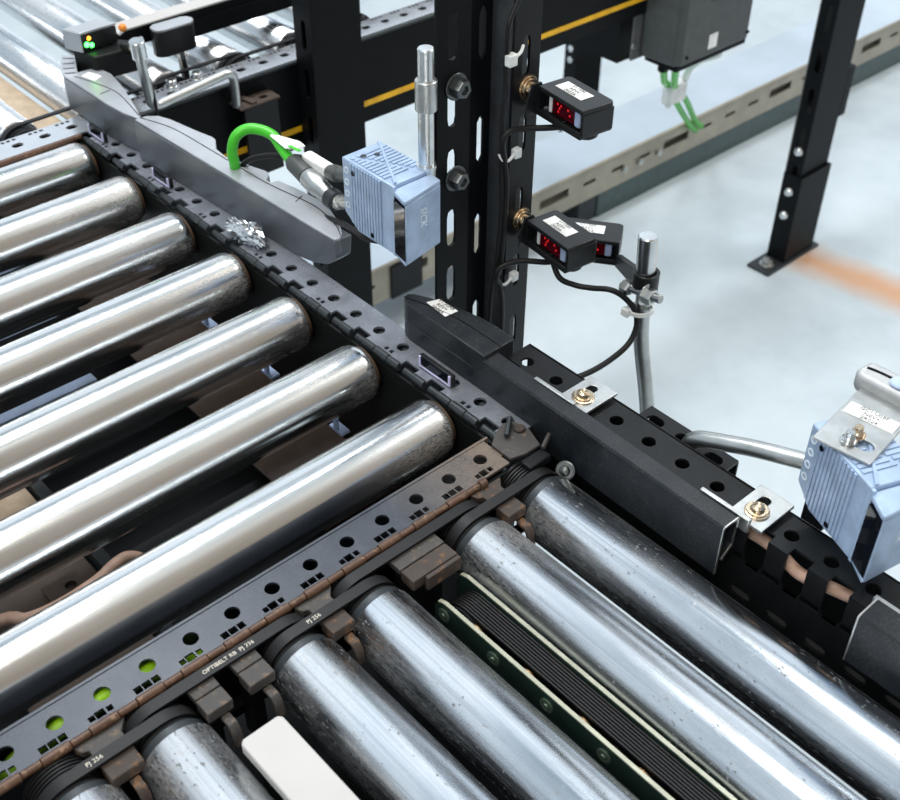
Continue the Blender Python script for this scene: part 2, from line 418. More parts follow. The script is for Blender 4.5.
# ================================================================== DRIVE BELTS (flat ribbed loops joining neighbouring pulleys)
def belt_loop(x0, x1, y, z, r, w, th=1.5):
    mb = MB(); n = 20; P = []
    for k in range(n+1): a = pi/2+pi*k/n; P.append((x0+r*cos(a), z+r*sin(a), cos(a), sin(a)))
    for k in range(n+1): a = -pi/2+pi*k/n; P.append((x1+r*cos(a), z+r*sin(a), cos(a), sin(a)))
    m = len(P); vs = []
    for (px, pz, nx, nz) in P:
        for yy, q in ((y-w/2, 0), (y+w/2, 0), (y+w/2, th), (y-w/2, th)): vs.append((px+nx*q, yy, pz+nz*q))
    fs = [(4*i+k, 4*i+(k+1) % 4, 4*((i+1) % m)+(k+1) % 4, 4*((i+1) % m)+k) for i in range(m) for k in range(4)]
    return mb.add(vs, fs)
bl = ['flat black drive belt over the first two pulleys from the black side panel', 'flat black drive belt crossing behind the end of the grooved belt strip',
      'flat black drive belt between the pulleys left of the grooved belt strip', 'flat black drive belt with pale printing above the white plate',
      'flat black drive belt between the last two pulleys in the lower left corner']
prt = ['', '', 'PJ 256', 'OPTIBELT RB  PJ 336', 'PJ 256']
for i in range(5):
    x1, x0 = tx[i], tx[i+1]; y = -30.5 if i % 2 == 0 else -22.0
    t = thing('drive_belt', bl[i], 'belt', (x0, y, -40), 'drive belts of the near conveyor')
    obj('belt_band', belt_loop(x0, x1, y, -20, 18.0, 6.6), 'rubber', t)
    if prt[i]: text('printed_text', prt[i], 3.4, 'print_cream', t, ((x0+x1)/2+(6 if i == 3 else -10), y, -.35), (1, 0, 0), (0, 1, 0), .08)
fb = ['far conveyor belt passing behind the sensor bracket', 'far conveyor belt behind the bent rod',
      'far conveyor belt behind the pin of the black reflector block', 'far conveyor belt left of the left black post', 'far conveyor belt next to the left black post']
for i in range(5):
    y = 567 if i % 2 else 575
    o = obj('drive_belt', belt_loop(fx[i], fx[i+1], y, -20, 18.9, 4.6), 'rubber'); tag(o, 'flat dark '+fb[i], 'belt', 'drive belts of the far conveyor')

# ================================================================== GUIDE BLOCKS between the pulleys
def guide(x0, x1, yb, mat, mat2, label, y0=-16, kind=0):
    t = thing('belt_guide', label, 'guide block', ((x0+x1)/2, -30, -14), 'belt guide blocks on the near rail')
    w = x1-x0
    top = [(x0-5, y0), (x0-3, y0-5), (x0, y0-6), (x0, yb+11), (x1, yb+11), (x1, y0-6), (x1+1, y0-5), (x1+5, y0)]
    obj('top_plate', MB().prism(top, -7.5, -3.2), mat, t, .5)
    obj('lower_step', MB().box(x0, x1, yb, yb+10.6, -11, -3.6), mat2, t, .6)
    if kind == 0:
        obj('hook_tab', MB().prism_x([(yb-.3, -10.8), (yb-7, -10.8), (yb-10, -14), (yb-12, -24), (yb-10, -24), (yb-8, -15.5), (yb-6, -13), (yb-.3, -13)], (x0+x1)/2-1, (x0+x1)/2+4), mat2, t, .3)
    else:
        obj('front_rib', MB().box(x0+8, x1, yb-3, yb-.2, -14, -4.2), mat2, t, .5)
    obj('stem', MB().box(x0+4, x1-4, y0-7, yb+8, -62, -11.2), 'black', t)
guide(-306, -289, -43, 'dusty_block', 'rust_block', 'grey belt guide block farthest left, in the lower left corner')
guide(-254, -239.5, -42, 'dusty_block', 'dusty_block', 'grey belt guide block just above the left corner of the white plate')
guide(-229.5, -214.5, -42, 'dusty_block', 'dusty_block', 'grey belt guide block just above the right corner of the white plate')
guide(-179, -164.8, -43, 'dusty_block', 'rust_block', 'rust-tinged guide block two rollers left of the grooved belt strip')
guide(-126, -94, -44, 'dusty_block', 'rust_block', 'wide rusty guide block at the head of the grooved belt strip', kind=1)
guide(-54, -40, -43, 'rust_block', 'rust_block', 'brown dusty guide block nearest the black side panel')

# ================================================================== NEAR PERFORATED RAIL
t = thing('perforated_rail', 'grey perforated side rail with a rusty hem tube crossing the lower left', 'side rail', (-200, 0, -60))
mb = MB(); PX = -36.2
n0 = 15
u0 = PX-25*n0-12.5
for i in range(n0+1):
    a = u0+25*i
    mb.cell((0, 0, 0), (1, 0, 0), (0, 1, 0), (0, 0, -1.6), a, a+25, -6, 10.5, ('c', a+12.5, 0, 4.2))
xx = u0; 
for i in range(n0+1):
    a = u0+25*i+.0
    # clusters: two small and a wide hole, then three squares, alternately
    hs = [(a+1.5, 1.6, 1.7), (a+6.2, 2.5, 2.3), (a+11.3, 1.6, 1.7)] if i % 2 else [(a+1.5, 2.0, 2.1), (a+6.5, 2.3, 2.1), (a+11.5, 2.0, 2.1)]
    e = [a-1.2, a+3.6, a+9.1, a+14.0]
    for k in range(3):
        mb.cell((0, 0, 0), (1, 0, 0), (0, 1, 0), (0, 0, -1.6), e[k], e[k+1], -13.5, -6, ('r', hs[k][0]-.0+(.2 if k == 0 else 0), -9.8, hs[k][1], hs[k][2]))
    mb.cell((0, 0, 0), (1, 0, 0), (0, 1, 0), (0, 0, -1.6), e[3], a+25-1.2, -13.5, -6)
mb.box(u0, -20, 10.5, 12.2, -55, .5)
obj('top_plate', mb, 'rail_steel', t)
mb = MB()
for i in range(n0+1):
    a = u0+25*i
    if i == n0: mb.cyl((a-2, -14.8, -1.6), (a+3, -14.8, -1.6), 2.9, 16, .3); continue
    mb.cyl((a-2, -14.8, -1.6), (a+12.6, -14.8, -1.6), 2.6, 16, .3); mb.cyl((a+12.9, -14.8, -1.6), (a+22.8, -14.8, -1.6), 2.0, 16, .3)
obj('hem_tube', mb, 'rust_tube', t)
obj('rail_web', MB().box(u0, -20, -15.5, -13.8, -60, -3.8), 'black', t)
# dusty corner joint at the right-hand end of the rail
t = thing('corner_joint', 'dusty black joint plate with screw where two rails meet under the guide bar', 'joint', (-8, -8, -20))
obj('joint_plate', MB().prism([(-24, -13), (-24, 3), (-16, 9), (-6, 13), (1, 10), (3, -2), (-2, -16), (-14, -16)], .3, 2.4), 'dusty_block', t, .4)
obj('pin', MB().cyl((-14, 1, 5), (-2, 10, 7), 1.7, 12, .3), 'dark_steel', t)
obj('screw_head', MB().cyl((-2, 2, 2.4), (-2, 2, 4.4), 3.6, 16, .6), 'rust_block', t)
obj('clip', MB().box(-20, -2, -26, -17, -5, .8), 'black', t, 1)
obj('pin', MB().cyl((-3, -19, 2), (8, -14, 4), 1.5, 12, .3), 'dusty_block', t)
o = obj('washer_screw', MB().lathe((2, -34, -9), (-.72, -.35, .6), [(0, 0), (0, 6), (1, 6), (1.2, 5.2), (2.4, 5.2), (2.4, 3.4), (5, 2.8), (5.6, 1.2), (5.6, 0)], 28), 'dark_bolt'); tag(o, 'bright washer and screw between the first pulley and the black guide bar', 'screw')

# ================================================================== SIDE RAIL ALONG THE LONG ROLLER ENDS (runs away to the upper left)
t = thing('perforated_rail', 'dark notched side rail running along the ends of the long rollers', 'side rail', (0, 270, -60))
mb = MB(); vy = 263.8
k = -10
ys = [vy-25*j for j in range(-10, 11)]
for y in ys:
    mb.cell((0, 0, 0), (0, 1, 0), (-1, 0, 0), (0, 0, -1.6), y-12.5, y+12.5, -12, 5.2, ('c', y, 0, 4.2))
    # notch strip next to the lip
    mb.box(-12.5, -5.2, y-12.5, y-1, -1.6, 0)
    if int(round((y-vy)/25)) % 3 == 0:
        mb.cell((0, 0, 0), (0, 1, 0), (-1, 0, 0), (0, 0, -1.6), y-1, y+4, 5.2, 12.5, ('r', y+1.4, 8.6, 1.5, 1.6)); mb.cell((0, 0, 0), (0, 1, 0), (-1, 0, 0), (0, 0, -1.6), y+4, y+12.5, 5.2, 12.5, ('r', y+6.4, 8.6, 1.5, 1.6))
    else: mb.box(-7.2, -5.2, y-1, y+12.5, -1.6, 0)
mb.box(12, 13.6, ys[-1]-12.5, ys[0]+12.5, -55, 0)
obj('top_plate', mb, 'rail_side', t)
mb = MB()
for y in ys:
    mb.cyl((-13.2, y-12.2, -2.6), (-13.2, y-1.4, -2.6), 3.0, 14, .3)
    if int(round((y-vy)/25)) % 3 == 0: mb.cyl((-13.2, y-1.2, -2.6), (-13.2, y+12, -2.6), 3.3, 14, .3)
    else: mb.cyl((-10.5, y+.5, -6), (-10.5, y+11, -6), 2.6, 14, .3)
obj('hem_tube', mb, 'dark_steel', t)
obj('rail_web', MB().box(-16.5, -14.6, ys[-1]-12.5, ys[0]+12.5, -148, -7), 'matt_black', t)
mb = MB()
for y in ys: mb.cyl((2.2, y-1.5, -7), (2.2, y-1.5, -3.0), 3.6, 18, .4)
obj('rivet_row', mb, 'dark_steel', t)

# ================================================================== RAISED SIDE PANEL under the guide bar
t = thing('side_panel', 'raised black side panel with round holes and hexagonal cut-outs beside the cross rollers', 'side panel', (35, -330, -70))
mb = MB(); ys = [-42-25*j for j in range(-3, 24)]
for y in ys:
    mb.cell((0, 0, 17), (0, 1, 0), (-1, 0, 0), (0, 0, -1.6), y-12.5, y+12.5, -49, -28.5, ('c', y, -35, 4.3))
    y2 = y-13       # cut-out centre, between the holes
    if y2 > -150:
        mb.box(22, 28.5, y2-12.5, y2+12.5, 15.4, 17); mb.box(22, 23.6, y2-12.5, y2+12.5, -75, 15.4); mb.box(48, 49.6, y-12.5, y+12.5, -60, 17); continue
    mb.box(22, 28.5, y2-12.5, y2-6.5, 15.4, 17); mb.box(22, 28.5, y2+6.5, y2+12.5, 15.4, 17)
    mb.box(22, 23.6, y2-12.5, y2-6.5, -4, 15.6); mb.box(22, 23.6, y2+6.5, y2+12.5, -4, 15.6)
    mb.prism_x([(y2-6.6, -9), (y2+6.6, -9), (y2+6.6, -3), (y2+4, -8.9), (y2-4, -8.9), (y2-6.6, -3)], 22, 23.6)
    mb.box(22, 23.6, y2-12.5, y2+12.5, -27, -8.9)
    mb.cell((22, 0, 0), (0, 1, 0), (0, 0, 1), (1.6, 0, 0), y2-12.5, y2+12.5, -38, -27, ('s', y2+3, -32.5, 7.0, 3.0))
    mb.box(22, 23.6, y2-12.5, y2+12.5, -75, -38)
    mb.box(48, 49.6, y-12.5, y+12.5, -60, 17)
obj('perforated_sheet', mb, 'black', t)
mb = MB()
for y in (-42-13-25*j for j in range(-3, 20)): mb.prism_x([(y-3.4, -36), (y+9, -36), (y+9, -29), (y-3.4, -29)], 25.5, 26.2)
obj('backing_strip', MB().box(26, 27, -640, 30, -40, -26), 'dusty_grey', t)
o = obj('cable', MB().tube([(31, 20, -2), (31, -60, -1), (32, -110, 1), (33, -150, 4), (32, -165, 3), (30, -180, 1), (33, -200, 3), (36, -222, 4), (32, -250, 0), (31, -400, -2)], 3.6, 14, 5), 'tan_cable'); tag(o, 'pinkish tan cable seen through the cut-outs of the black side panel', 'cable')

# ================================================================== MACHINE UNDERSIDE
t = thing('underframe', 'dark underframe beneath the rollers with brown dusty trays', 'underframe', (-250, 0, -150))
obj('pan', MB().box(-640, 20, -640, 520, -152, -150), 'pan', t)
obj('pale_plate', MB().box(-300, -99, 398, 425, -149.5, -147), 'pale_blue', t)
obj('tray', MB().box(-86, -20, 95, 505, -102, -99), 'brown_tray', t, .8)
obj('tray', MB().box(-300, -216, 60, 285, -112, -109.5), 'brown_tray', t, .8)
obj('crossbar', MB().box(-600, -18, 318, 330, -128, -112), 'black', t)
obj('crossbar', MB().box(-600, -18, 168, 180, -128, -115), 'black', t)
obj('crossbar', MB().box(-214, -206, 60, 510, -115, -100), 'dark_steel', t)
obj('tan_plate', MB().box(-300, -216, 255, 292, -109, -107), 'tan_panel', t)
for y in (134, 216, 296): obj('clip', MB().box(-45, -38, y-7, y+7, -62, -60).box(-45, -43, y-2, y+2, -60, -50), 'pale_blue', t)
mb = MB(); mb.cell((0, 0, -104), (1, 0, 0), (0, 1, 0), (0, 0, -2), -252, -228, 161, 178, ('c', -236, 168, 4))
obj('lug_plate', mb, 'brown_tray', t)
o = obj('cable', MB().tube([(-330, 172, -100), (-283, 164, -97), (-272, 152, -94), (-253, 145, -90), (-227, 147, -90), (-211, 152, -90), (-200, 154, -92), (-192, 150, -98), (-188, 144, -110)], 4.0, 14, 5), 'tan_cable'); tag(o, 'tan curved cable seen under the second long roller at the left', 'cable')
o = obj('cable', MB().tube([(-420, 0, -34), (-350, 3, -20), (-315, 4, -11.5), (-285, 4.2, -9.5), (-255, 4, -12), (-228, 2, -26), (-200, -3, -60)], 5.6, 16, 5), 'lime_cable'); tag(o, 'lime green cable visible through the round holes of the near perforated rail', 'cable')

# ================================================================== GROOVED BELT STRIP
t = thing('belt_transfer', 'narrow strip of black grooved belt between green steel plates amid the cross rollers', 'belt strip', (-104, -300, -60))
for x0, x1, y1 in ((-94.5, -92.3, -44), (-116.2, -114, -50)):
    s = obj('side_plate', MB().prism_x([(-640, -60), (y1-4, -60), (y1, -50), (y1, -24), (y1-3, -19), (y1-8, -17), (-640, -17)], x0, x1), 'green_steel', t, .5)
    obj('plate_rim', MB().prism_x([(-640, -17.0), (y1-8, -17.0), (y1-3, -18.9), (y1-2.8, -18.2), (y1-8, -16.2), (-640, -16.2)], x0, x1), 'khaki_edge', s)
mb = MB(); R = 13; zc = -33.2
prof = [(-109.2, 0)]
x = -109.2
for k in range(8): prof += [(x+.1, 1.6), (x+1.0, 1.6), (x+1.1, .2), (x+1.75, .2)]; x += 1.8
prof += [(x, 0)]
path = [(-640, zc+R, 0, 1), (-66, zc+R, 0, 1)]+[(-66+R*sin(pi*k/10), zc+R*cos(pi*k/10), sin(pi*k/10), cos(pi*k/10)) for k in range(1, 11)]+[(-640, zc-R, 0, -1)]
vs = []; m_ = len(prof)
for (py, pz, ny, nz) in path:
    for (px, h) in prof: vs.append((px, py+ny*h, pz+nz*h))
fs = [(i*m_+k, i*m_+(k+1) % m_, (i+1)*m_+(k+1) % m_, (i+1)*m_+k) for i in range(len(path)-1) for k in range(m_)]
obj('grooved_belt', mb.add(vs, fs), 'rubber', t)
obj('end_pulley', MB().cyl((-109.8, -66, zc), (-94.6, -66, zc), 12.5, 32, .5), 'dark_steel', t)
for j in range(7):
    y = -78-39*j
    obj('bearing', MB().lathe((-113.6, y, -29.5), (1, 0, 0), [(0, 0), (0, 8), (3.6, 8), (3.6, 6), (4, 0)], 28), 'brass_bearing', t)
    b_ = MB().lathe((-116.2, y+20, -25.5), (-1, 0, 0), [(0, 0), (0, 4.4), (.8, 4.4), (.9, 3.0), (.5, 2.6), (.5, 1.8), (1.5, 1.6), (1.5, 0)], 24)
    obj('rivet', b_, 'rivet_green', t)
# white plate
o = obj('cover_plate', MB().prism([(-250, -330), (-226, -330), (-226, -64), (-228, -62), (-248, -62), (-250, -64)], -14, -7), 'white_paint', None, .7); tag(o, 'flat white plate lying between two cross rollers at the bottom', 'plate')
obj('mount', MB().box(-245, -231, -325, -70, -150, -14.3), 'black', o)

# ================================================================== GUIDE BARS
def bar_profile(mb, x_of, y0, y1, top, h, w, th=1.6, lip=6):
    P = [(0, -h), (0, -1.2), (1.2, 0), (w-.8, 0), (w, -1), (w, -h*.62), (w-8, -h*.80), (w-9, -h*.74), (w-th, -h*.56), (w-th, -th), (th, -th), (th, -h)]
    vs = []
    for y in (y0, y1):
        for (a, b) in P: vs.append((x_of(y)+a, y, top+b))
    n = len(P)
    return mb.add(vs, [list(range(n)), list(range(n, 2*n))[::-1]]+[(i, (i+1) % n, n+(i+1) % n, n+i) for i in range(n)])
gx = lambda y: 7.3+.0165*y
t = thing('guide_bar', 'near black guide bar with a tapered nose and a white label, held by two plates', 'guide bar', (15, 0, -10))
obj('bar', bar_profile(MB(), gx, -143, 62, 25, 36, 13), 'anodised', t)
obj('cut_edge', bar_profile(MB(), gx, -143.8, -143.1, 25.15, 36.2, 13.2), 'cut_alu', t)
nose = [(8.2, 45), (8.7, 118), (10, 123.5), (13, 127), (16.5, 128), (20, 125), (25, 115), (31, 95), (35, 77), (36, 62), (35, 45.5)]
mb = MB().prism([(8.0, 45), (8.3, 116), (9.5, 122), (12, 126), (15, 127), (15, 45)], -11, 14)
obj('nose_cap', mb.prism(nose[::-1], 14, 28), 'anodised', t, .8)
obj('nose_seam', MB().tube([(12.5, 127, 28.1), (17, 112, 28.1), (22.5, 85, 28.1), (23, 45.5, 28.1)], .35, 6), 'black_clean', t)
lb = obj('sticker', MB().prism([(19.3, 112), (28, 109), (28.2, 91), (18, 92)][::-1], 28.0, 28.3), 'label_white', t)
text('printed_text', 'V1.50AB\nREV+\n2R06A', 4.2, 'ink', lb, (23.3, 101, 28.4), (0, -1, 0), (1, 0, 0), .06)
# sheet-metal holders of the bar, each with screw
def holder(y, label):
    t = thing('holder_plate', label, 'bracket', (35, y, 17), 'plates holding the near guide bar')
    mb = MB()
    x0, x1 = 20.5, 50; w = 13
    mb.cell((0, 0, 22), (0, 1, 0), (-1, 0, 0), (0, 0, -2), y-w, y+w*.7, -x1, -x0, ('s', y, -38, 3.2, 6.5))
    obj('plate', mb, 'zinc', t, .3)
    obj('upright_lip', MB().box(x0-2.8, x0, y-6, y+w*.7+18, 17.2, 26.5), 'zinc', t, .4)
    s = obj('screw', MB().lathe((31, y-2, 22.1), (0, 0, 1), [(0, 0), (0, 7), (.9, 7), (1.1, 5.8), (2, 5.8), (2, 4.2), (4, 3.6), (5, 2.2), (4.2, 1.2), (4.2, 0)], 28), 'yellow_zinc', t)
    return t
h0 = holder(-16, 'zinc holder plate with screw at the middle of the near guide bar')
copy_thing(h0, (0, -128, 0), 'zinc holder plate with screw at the cut end of the near guide bar')
# lower right guide bar
t = thing('guide_bar', 'black guide bar at the right edge of the photo, cut end towards the left', 'guide bar', (15, -420, -10))
obj('bar', bar_profile(MB(), lambda y: 6.5, -640, -225, 26, 34, 17), 'anodised', t)
obj('cut_edge', bar_profile(MB(), lambda y: 6.3, -225, -224.2, 26.1, 34.2, 17.3), 'cut_alu', t)
obj('rear_strip', MB().box(24, 27, -640, -222, 17.3, 24), 'zinc', t, .4)
# silver guide bar, second up
rot2 = radians(3.2)
t = thing('guide_bar', 'long silvery grey guide bar in the middle left with pointed front end', 'guide bar', (4, 452, 0), None)
gx2 = lambda y: 2+(448-y)*.054
mb = MB()
side = [(452, 33), (452, 0.5), (405, .5), (246, .5), (230, 3), (214, 9), (205, 17), (203, 33)]
n = len(side)
vs = [(gx2(y)+d, y, z) for d in (0, 14) for y, z in side]
mb.add(vs, [list(range(n)), list(range(n, 2*n))[::-1]]+[(i, (i+1) % n, n+(i+1) % n, n+i) for i in range(n)])
obj('bar', mb, 'grey_shaded_face', t, .7)
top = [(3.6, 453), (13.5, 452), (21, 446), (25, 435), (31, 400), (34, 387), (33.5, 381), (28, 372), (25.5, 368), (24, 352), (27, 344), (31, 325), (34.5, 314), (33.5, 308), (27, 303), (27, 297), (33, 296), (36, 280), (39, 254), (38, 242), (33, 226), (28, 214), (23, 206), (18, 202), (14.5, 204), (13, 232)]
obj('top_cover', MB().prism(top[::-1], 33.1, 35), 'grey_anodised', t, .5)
obj('rear_cover', MB().prism([(12, 450)]+top[2:-1][::1]+[(15, 232)] if False else ([(15, 232)]+top[2:-1][::-1]+[(12, 450)]), 22, 33), 'grey_shaded_face', t, .5)
obj('cover_seam', MB().tube([(8, 452, 35.1), (18, 420, 35.1), (21, 372, 35.1), (24, 300, 35.1), (31, 250, 35.1), (27, 220, 35.1), (21, 205, 35.1)], .35, 6), 'black_clean', t)
obj('cover_seam', MB().tube([(24, 262, 35.1), (33, 266, 35.1)], .3, 6, 1), 'black_clean', t)
obj('button_ring', MB().lathe((28, 333, 35), (0, 0, 1), [(0, 4.2), (.3, 4.2), (.3, 4.7), (0, 4.7)], 28), 'black_clean', t)
# farthest guide bar nose with ridged band
t = thing('guide_bar', 'farthest grey guide bar nose with rounded back, label and a ridged band', 'guide bar', (10, 520, 0))
g3 = [(2, 571), (2.2, 562), (3, 550), (3, 500), (5, 475), (9, 459), (12, 459), (17, 474), (24, 498), (31, 525), (35, 548), (33, 560), (27, 568), (17, 569)]
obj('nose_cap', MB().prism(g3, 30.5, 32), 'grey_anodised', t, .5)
obj('nose_body', MB().prism(g3, 20, 30.4), 'grey_shaded_face', t, .7)
obj('front_face', MB().prism([(1.6, 572), (2, 562), (2.6, 550), (2.6, 500), (4.6, 476), (8.5, 460), (14, 464), (14, 568)], .6, 30.4), 'grey_shaded_face', t, .7)
bo = [(1.5, 570), (5.5, 582), (11.5, 593), (18, 604)]; bi = [(12, 563), (17, 575), (22.5, 586), (28, 595)]; bz = [32.2, 32.8, 33.6, 35]
vs = []
for i in range(4):
    z = bz[i]; vs += [(*bo[i], z), (*bi[i], z), (*bo[i], z-30+i*5), (*bi[i], z-30+i*5)]
obj('ridged_band', MB().add(vs, [(4*i, 4*i+1, 4*i+5, 4*i+4) for i in range(3)]+[(4*i, 4*i+4, 4*i+6, 4*i+2) for i in range(3)]+[(4*i+1, 4*i+3, 4*i+7, 4*i+5) for i in range(3)]+[(4*i+2, 4*i+6, 4*i+7, 4*i+3) for i in range(3)]+[(0,2,3,1), (12,13,15,14)]), 'grey_anodised', t, .5)
mb = MB()
for i in range(4):
    f_ = .35+i*.72; j_ = min(int(f_), 2); q_ = f_-j_
    L_ = lambda P, k: P[j_][k]*(1-q_)+P[j_+1][k]*q_
    z_ = bz[j_]*(1-q_)+bz[j_+1]*q_+.1
    mb.tube([(L_(bo, 0)+1.5, L_(bo, 1)-1, z_), (L_(bi, 0)-1.5, L_(bi, 1)+1, z_)], .45, 6, 1)
obj('groove', mb, 'black_clean', t)
obj('cover_seam', MB().tube([(8, 565, 32.1), (15, 540, 32.1), (20, 510, 32.1), (12, 461, 32.1)], .35, 6), 'black_clean', t)
obj('cover_seam', MB().tube([(8, 518, 32.1), (18, 519, 32.1)], .3, 6, 1), 'black_clean', t)
obj('sticker', MB().prism([(13, 560), (22, 563), (26, 548), (17, 544)][::-1], 32, 32.3), 'label_white', t)

# light-barrier reflectors under the bar noses
def reflector(x, y, z, label, hl=15):
    t = thing('light_barrier', label, 'sensor', (x, y, z), 'light barriers under the guide bars')
    obj('housing', MB().box(x-1.8, x+1.5, y-hl-1, y+hl+1, z-6, z+3.2), 'black_plastic', t, .6)
    fr = obj('frame', MB().box(x-2.9, x-1.9, y-hl, y+hl, z-5, z-3.8).box(x-2.9, x-1.9, y+hl-1.6, y+hl, z-3.8, z+3).box(x-2.9, x-1.9, y-hl, y-hl+1.6, z-3.8, z+3), 'lavender', t)
    obj('lens', MB().box(x-2.5, x-1.9, y-hl+1.8, y+hl-1.8, z-3.6, z+3), 'glass_black', t)
reflector(-3, 76, 6.2, 'dark light barrier with pale frame under the nose of the near black guide bar')
reflector(-4, 406, 6.2, 'dark light barrier with pale frame under the silvery guide bar', 12)
reflector(-5, 508, 6.2, 'dark light barrier with pale frame under the farthest guide bar nose', 12)

# ================================================================== FAR BEAM / FAR RAIL
t = thing('conveyor_beam', 'far black conveyor side beam with a yellow stripe and perforated top rail', 'side beam', (400, 530, -90))
mb = MB(); u0 = 161.7-25*20-12.5
for i in range(56):
    a = u0+25*i
    mb.cell((0, 0, 0), (1, 0, 0), (0, 1, 0), (0, 0, -1.6), a, a+25, 526, 549, ('s', a+12.5, 541, 5.0, 3.6))
    for k in range(3): mb.cell((0, 0, 0), (1, 0, 0), (0, 1, 0), (0, 0, -1.6), a+2+k*5, a+7+k*5, 549, 556, ('r', a+4.5+k*5, 552.4, 1.6, 1.7))
    mb.cell((0, 0, 0), (1, 0, 0), (0, 1, 0), (0, 0, -1.6), a+17, a+27, 549, 556)
obj('perforated_top', mb, 'rail_far', t)
obj('front_face', MB().box(30, 1250, 524, 526, -91, -4), 'black_clean', t)
obj('front_face', MB().box(u0, 28, 524, 526, -60, -6), 'black_clean', t)
obj('hem_tube', MB().cyl((u0, 524, -1.8), (-14, 524, -1.8), 2.6, 14, .3), 'rust_tube', t)
obj('hem_tube', MB().cyl((14, 524, -1.8), (1250, 524, -1.8), 2.0, 14, .3), 'dark_steel', t)
obj('yellow_stripe', MB().box(60, 1250, 523.4, 524, -73.6, -67.6), 'yellow', t)
obj('rear_lip', MB().box(u0, 1250, 556, 557.5, -50, -1), 'black_clean', t)
obj('underside', MB().box(60, 1250, 526, 560, -91, -89), 'black_clean', t)
obj('cross_member', MB().box(735, 772, 562, 1000, -170, -100), 'black_clean', t)
obj('far_side_beam', MB().box(-200, 1250, 1125, 1130, -100, 0), 'black_clean', t)
obj('support_leg', MB().box(1150, 1153, 1000, 1028, -600, -91).box(1153, 1222, 1000, 1003, -600, -91), 'black_clean', t)
for z in (-436, -415): obj('bolt', MB().hexbolt((1150, 1012, z), (-1, 0, 0), 7, 4), 'bright_zinc', t)
o = obj('tan_panel', MB().box(-24, 11, 566, 900, -34, -32), 'tan_panel'); tag(o, 'tan panel lying between two far rollers at the upper left', 'panel')
o2 = obj('tan_panel_mount', MB().box(-18, 5, 570, 890, -150, -34.2), 'black', o); o2.name = 'mount'
for x, y, l in ((94, 553, 'large bright bolt head on the far rail, left of the reflector pin'), (120, 551, 'large bright bolt head on the far rail, right of the reflector pin')):
    t = thing('bolt', l, 'bolt', (x, y, 0), 'bright bolts on the far rail')
    obj('head', MB().lathe((x, y, 2.2), (0, 0, 1), [(0, 0), (0, 5), (4, 5), (5, 4), (5, 0)], 24), 'bright_zinc', t)
    obj('washer', MB().cyl((x, y, 0), (x, y, 2), 6.5, 24, .3), 'bright_zinc', t)

# black cross bar above the far rollers
t = thing('crossbar', 'black cross bar with a bright top lying over the far rollers', 'bar', (180, 625, 0))
obj('bar', MB().box(68, 560, 606, 618, 22, 38), 'black_clean', t, .6)
obj('top_glare', MB().box(66, 560, 606, 625, 38.2, 40), 'white_paint', t, .3)  # white strip stands in for the glare on the bar's top
obj('lower_lip', MB().box(130, 560, 604, 606, 14, 30), 'black_clean', t)
obj('end_post', MB().box(540, 556, 606, 618, -60, 22), 'black_clean', t)
# reflector block on pin
t = thing('reflector', 'black rounded reflector block standing on a steel pin at the far rail', 'reflector', (128, 575, 0))
B = [(104, 592), (106, 588), (112, 585), (140, 585), (145, 588), (147, 593), (145, 599), (140, 602), (110, 603), (105, 599)]
obj('block', MB().prism(B, 12, 36), 'black_plastic', t, .8)
obj('cover', MB().prism(B, 36.2, 38.5), 'grey_anodised', t, .5)
obj('pin', MB().cyl((132, 592, -30), (130.5, 594, 12), 4.2, 20, .4), 'bright_zinc', t)
# black bracket block with brown top
t = thing('bracket_block', 'black bracket block with dusty brown top on the far beam front', 'bracket', (156, 514, -90))
mb = MB(); mb.cell((0, 0, -18), (1, 0, 0), (0, 1, 0), (0, 0, -2), 134, 152, 504, 523.5); mb.cell((0, 0, -18), (1, 0, 0), (0, 1, 0), (0, 0, -2), 152, 178, 504, 523.5, ('s', 165, 513, 4.5, 3.0))
obj('top_plate', mb, 'brown_tray', t, .3)
obj('body', MB().box(138, 176, 504.5, 508, -92, -20.2), 'black', t, .8)
obj('strap', MB().prism([(147, 505), (153, 505), (150, 523), (144, 523)], -17.8, -15.5), 'brown_tray', t)
# bent rod left
t = thing('bent_rod', 'bent steel rod rising from the brown-topped block to the green-lit sensor', 'rod', (133, 512, -18))
obj('rod', MB().rod([(135, 512, -18), (135, 512, 17), (48, 508, 10), (40.5, 500, 66)], 4.3, 10), 'zinc', t)
obj('end_sleeve', MB().cyl((41.2, 500.7, 60), (39.6, 499.2, 76), 6.4, 24, .5), 'bright_zinc', t)
# green-lit sensor
t = thing('light_sensor', 'small black box sensor with glowing green and orange lights at the upper left', 'sensor', (38, 583, 18))
obj('housing', MB().prism([(19, 592), (26, 574), (60, 574), (52, 592)], 45, 60), 'black_plastic', t, .8)
obj('top_cover', MB().prism([(18.5, 592.5), (25.5, 574), (61, 574.5), (52, 593)], 60.2, 62.5), 'grey_anodised', t, .6)
obj('end_face', MB().prism([(17.8, 592), (24.8, 573.8), (25.8, 573.8), (18.8, 592)], 45, 62), 'grey_anodised', t)
obj('green_light', MB().lathe((30, 573.8, 51), (0, -1, .1), [(0, 0), (0, 2.4), (1, 1.8), (1.4, 0)], 16).lathe((34.5, 573.8, 49.5), (0, -1, .1), [(0, 0), (0, 2.2), (1, 1.6), (1.4, 0)], 16), 'led_green', t)
obj('orange_light', MB().lathe((33, 573.8, 56), (0, -1, .1), [(0, 0), (0, 1.8), (1, 1.3), (1.3, 0)], 16), 'led_orange', t)
obj('orange_knob', MB().lathe((66, 574, 55), (0, 0, 1), [(0, 0), (0, 3.6), (2, 4.2), (5, 3.4), (6.5, 0)], 14), 'led_orange_cap', t) if False else None
mat_plain('orange_plastic', (.85, .26, .02), .4)
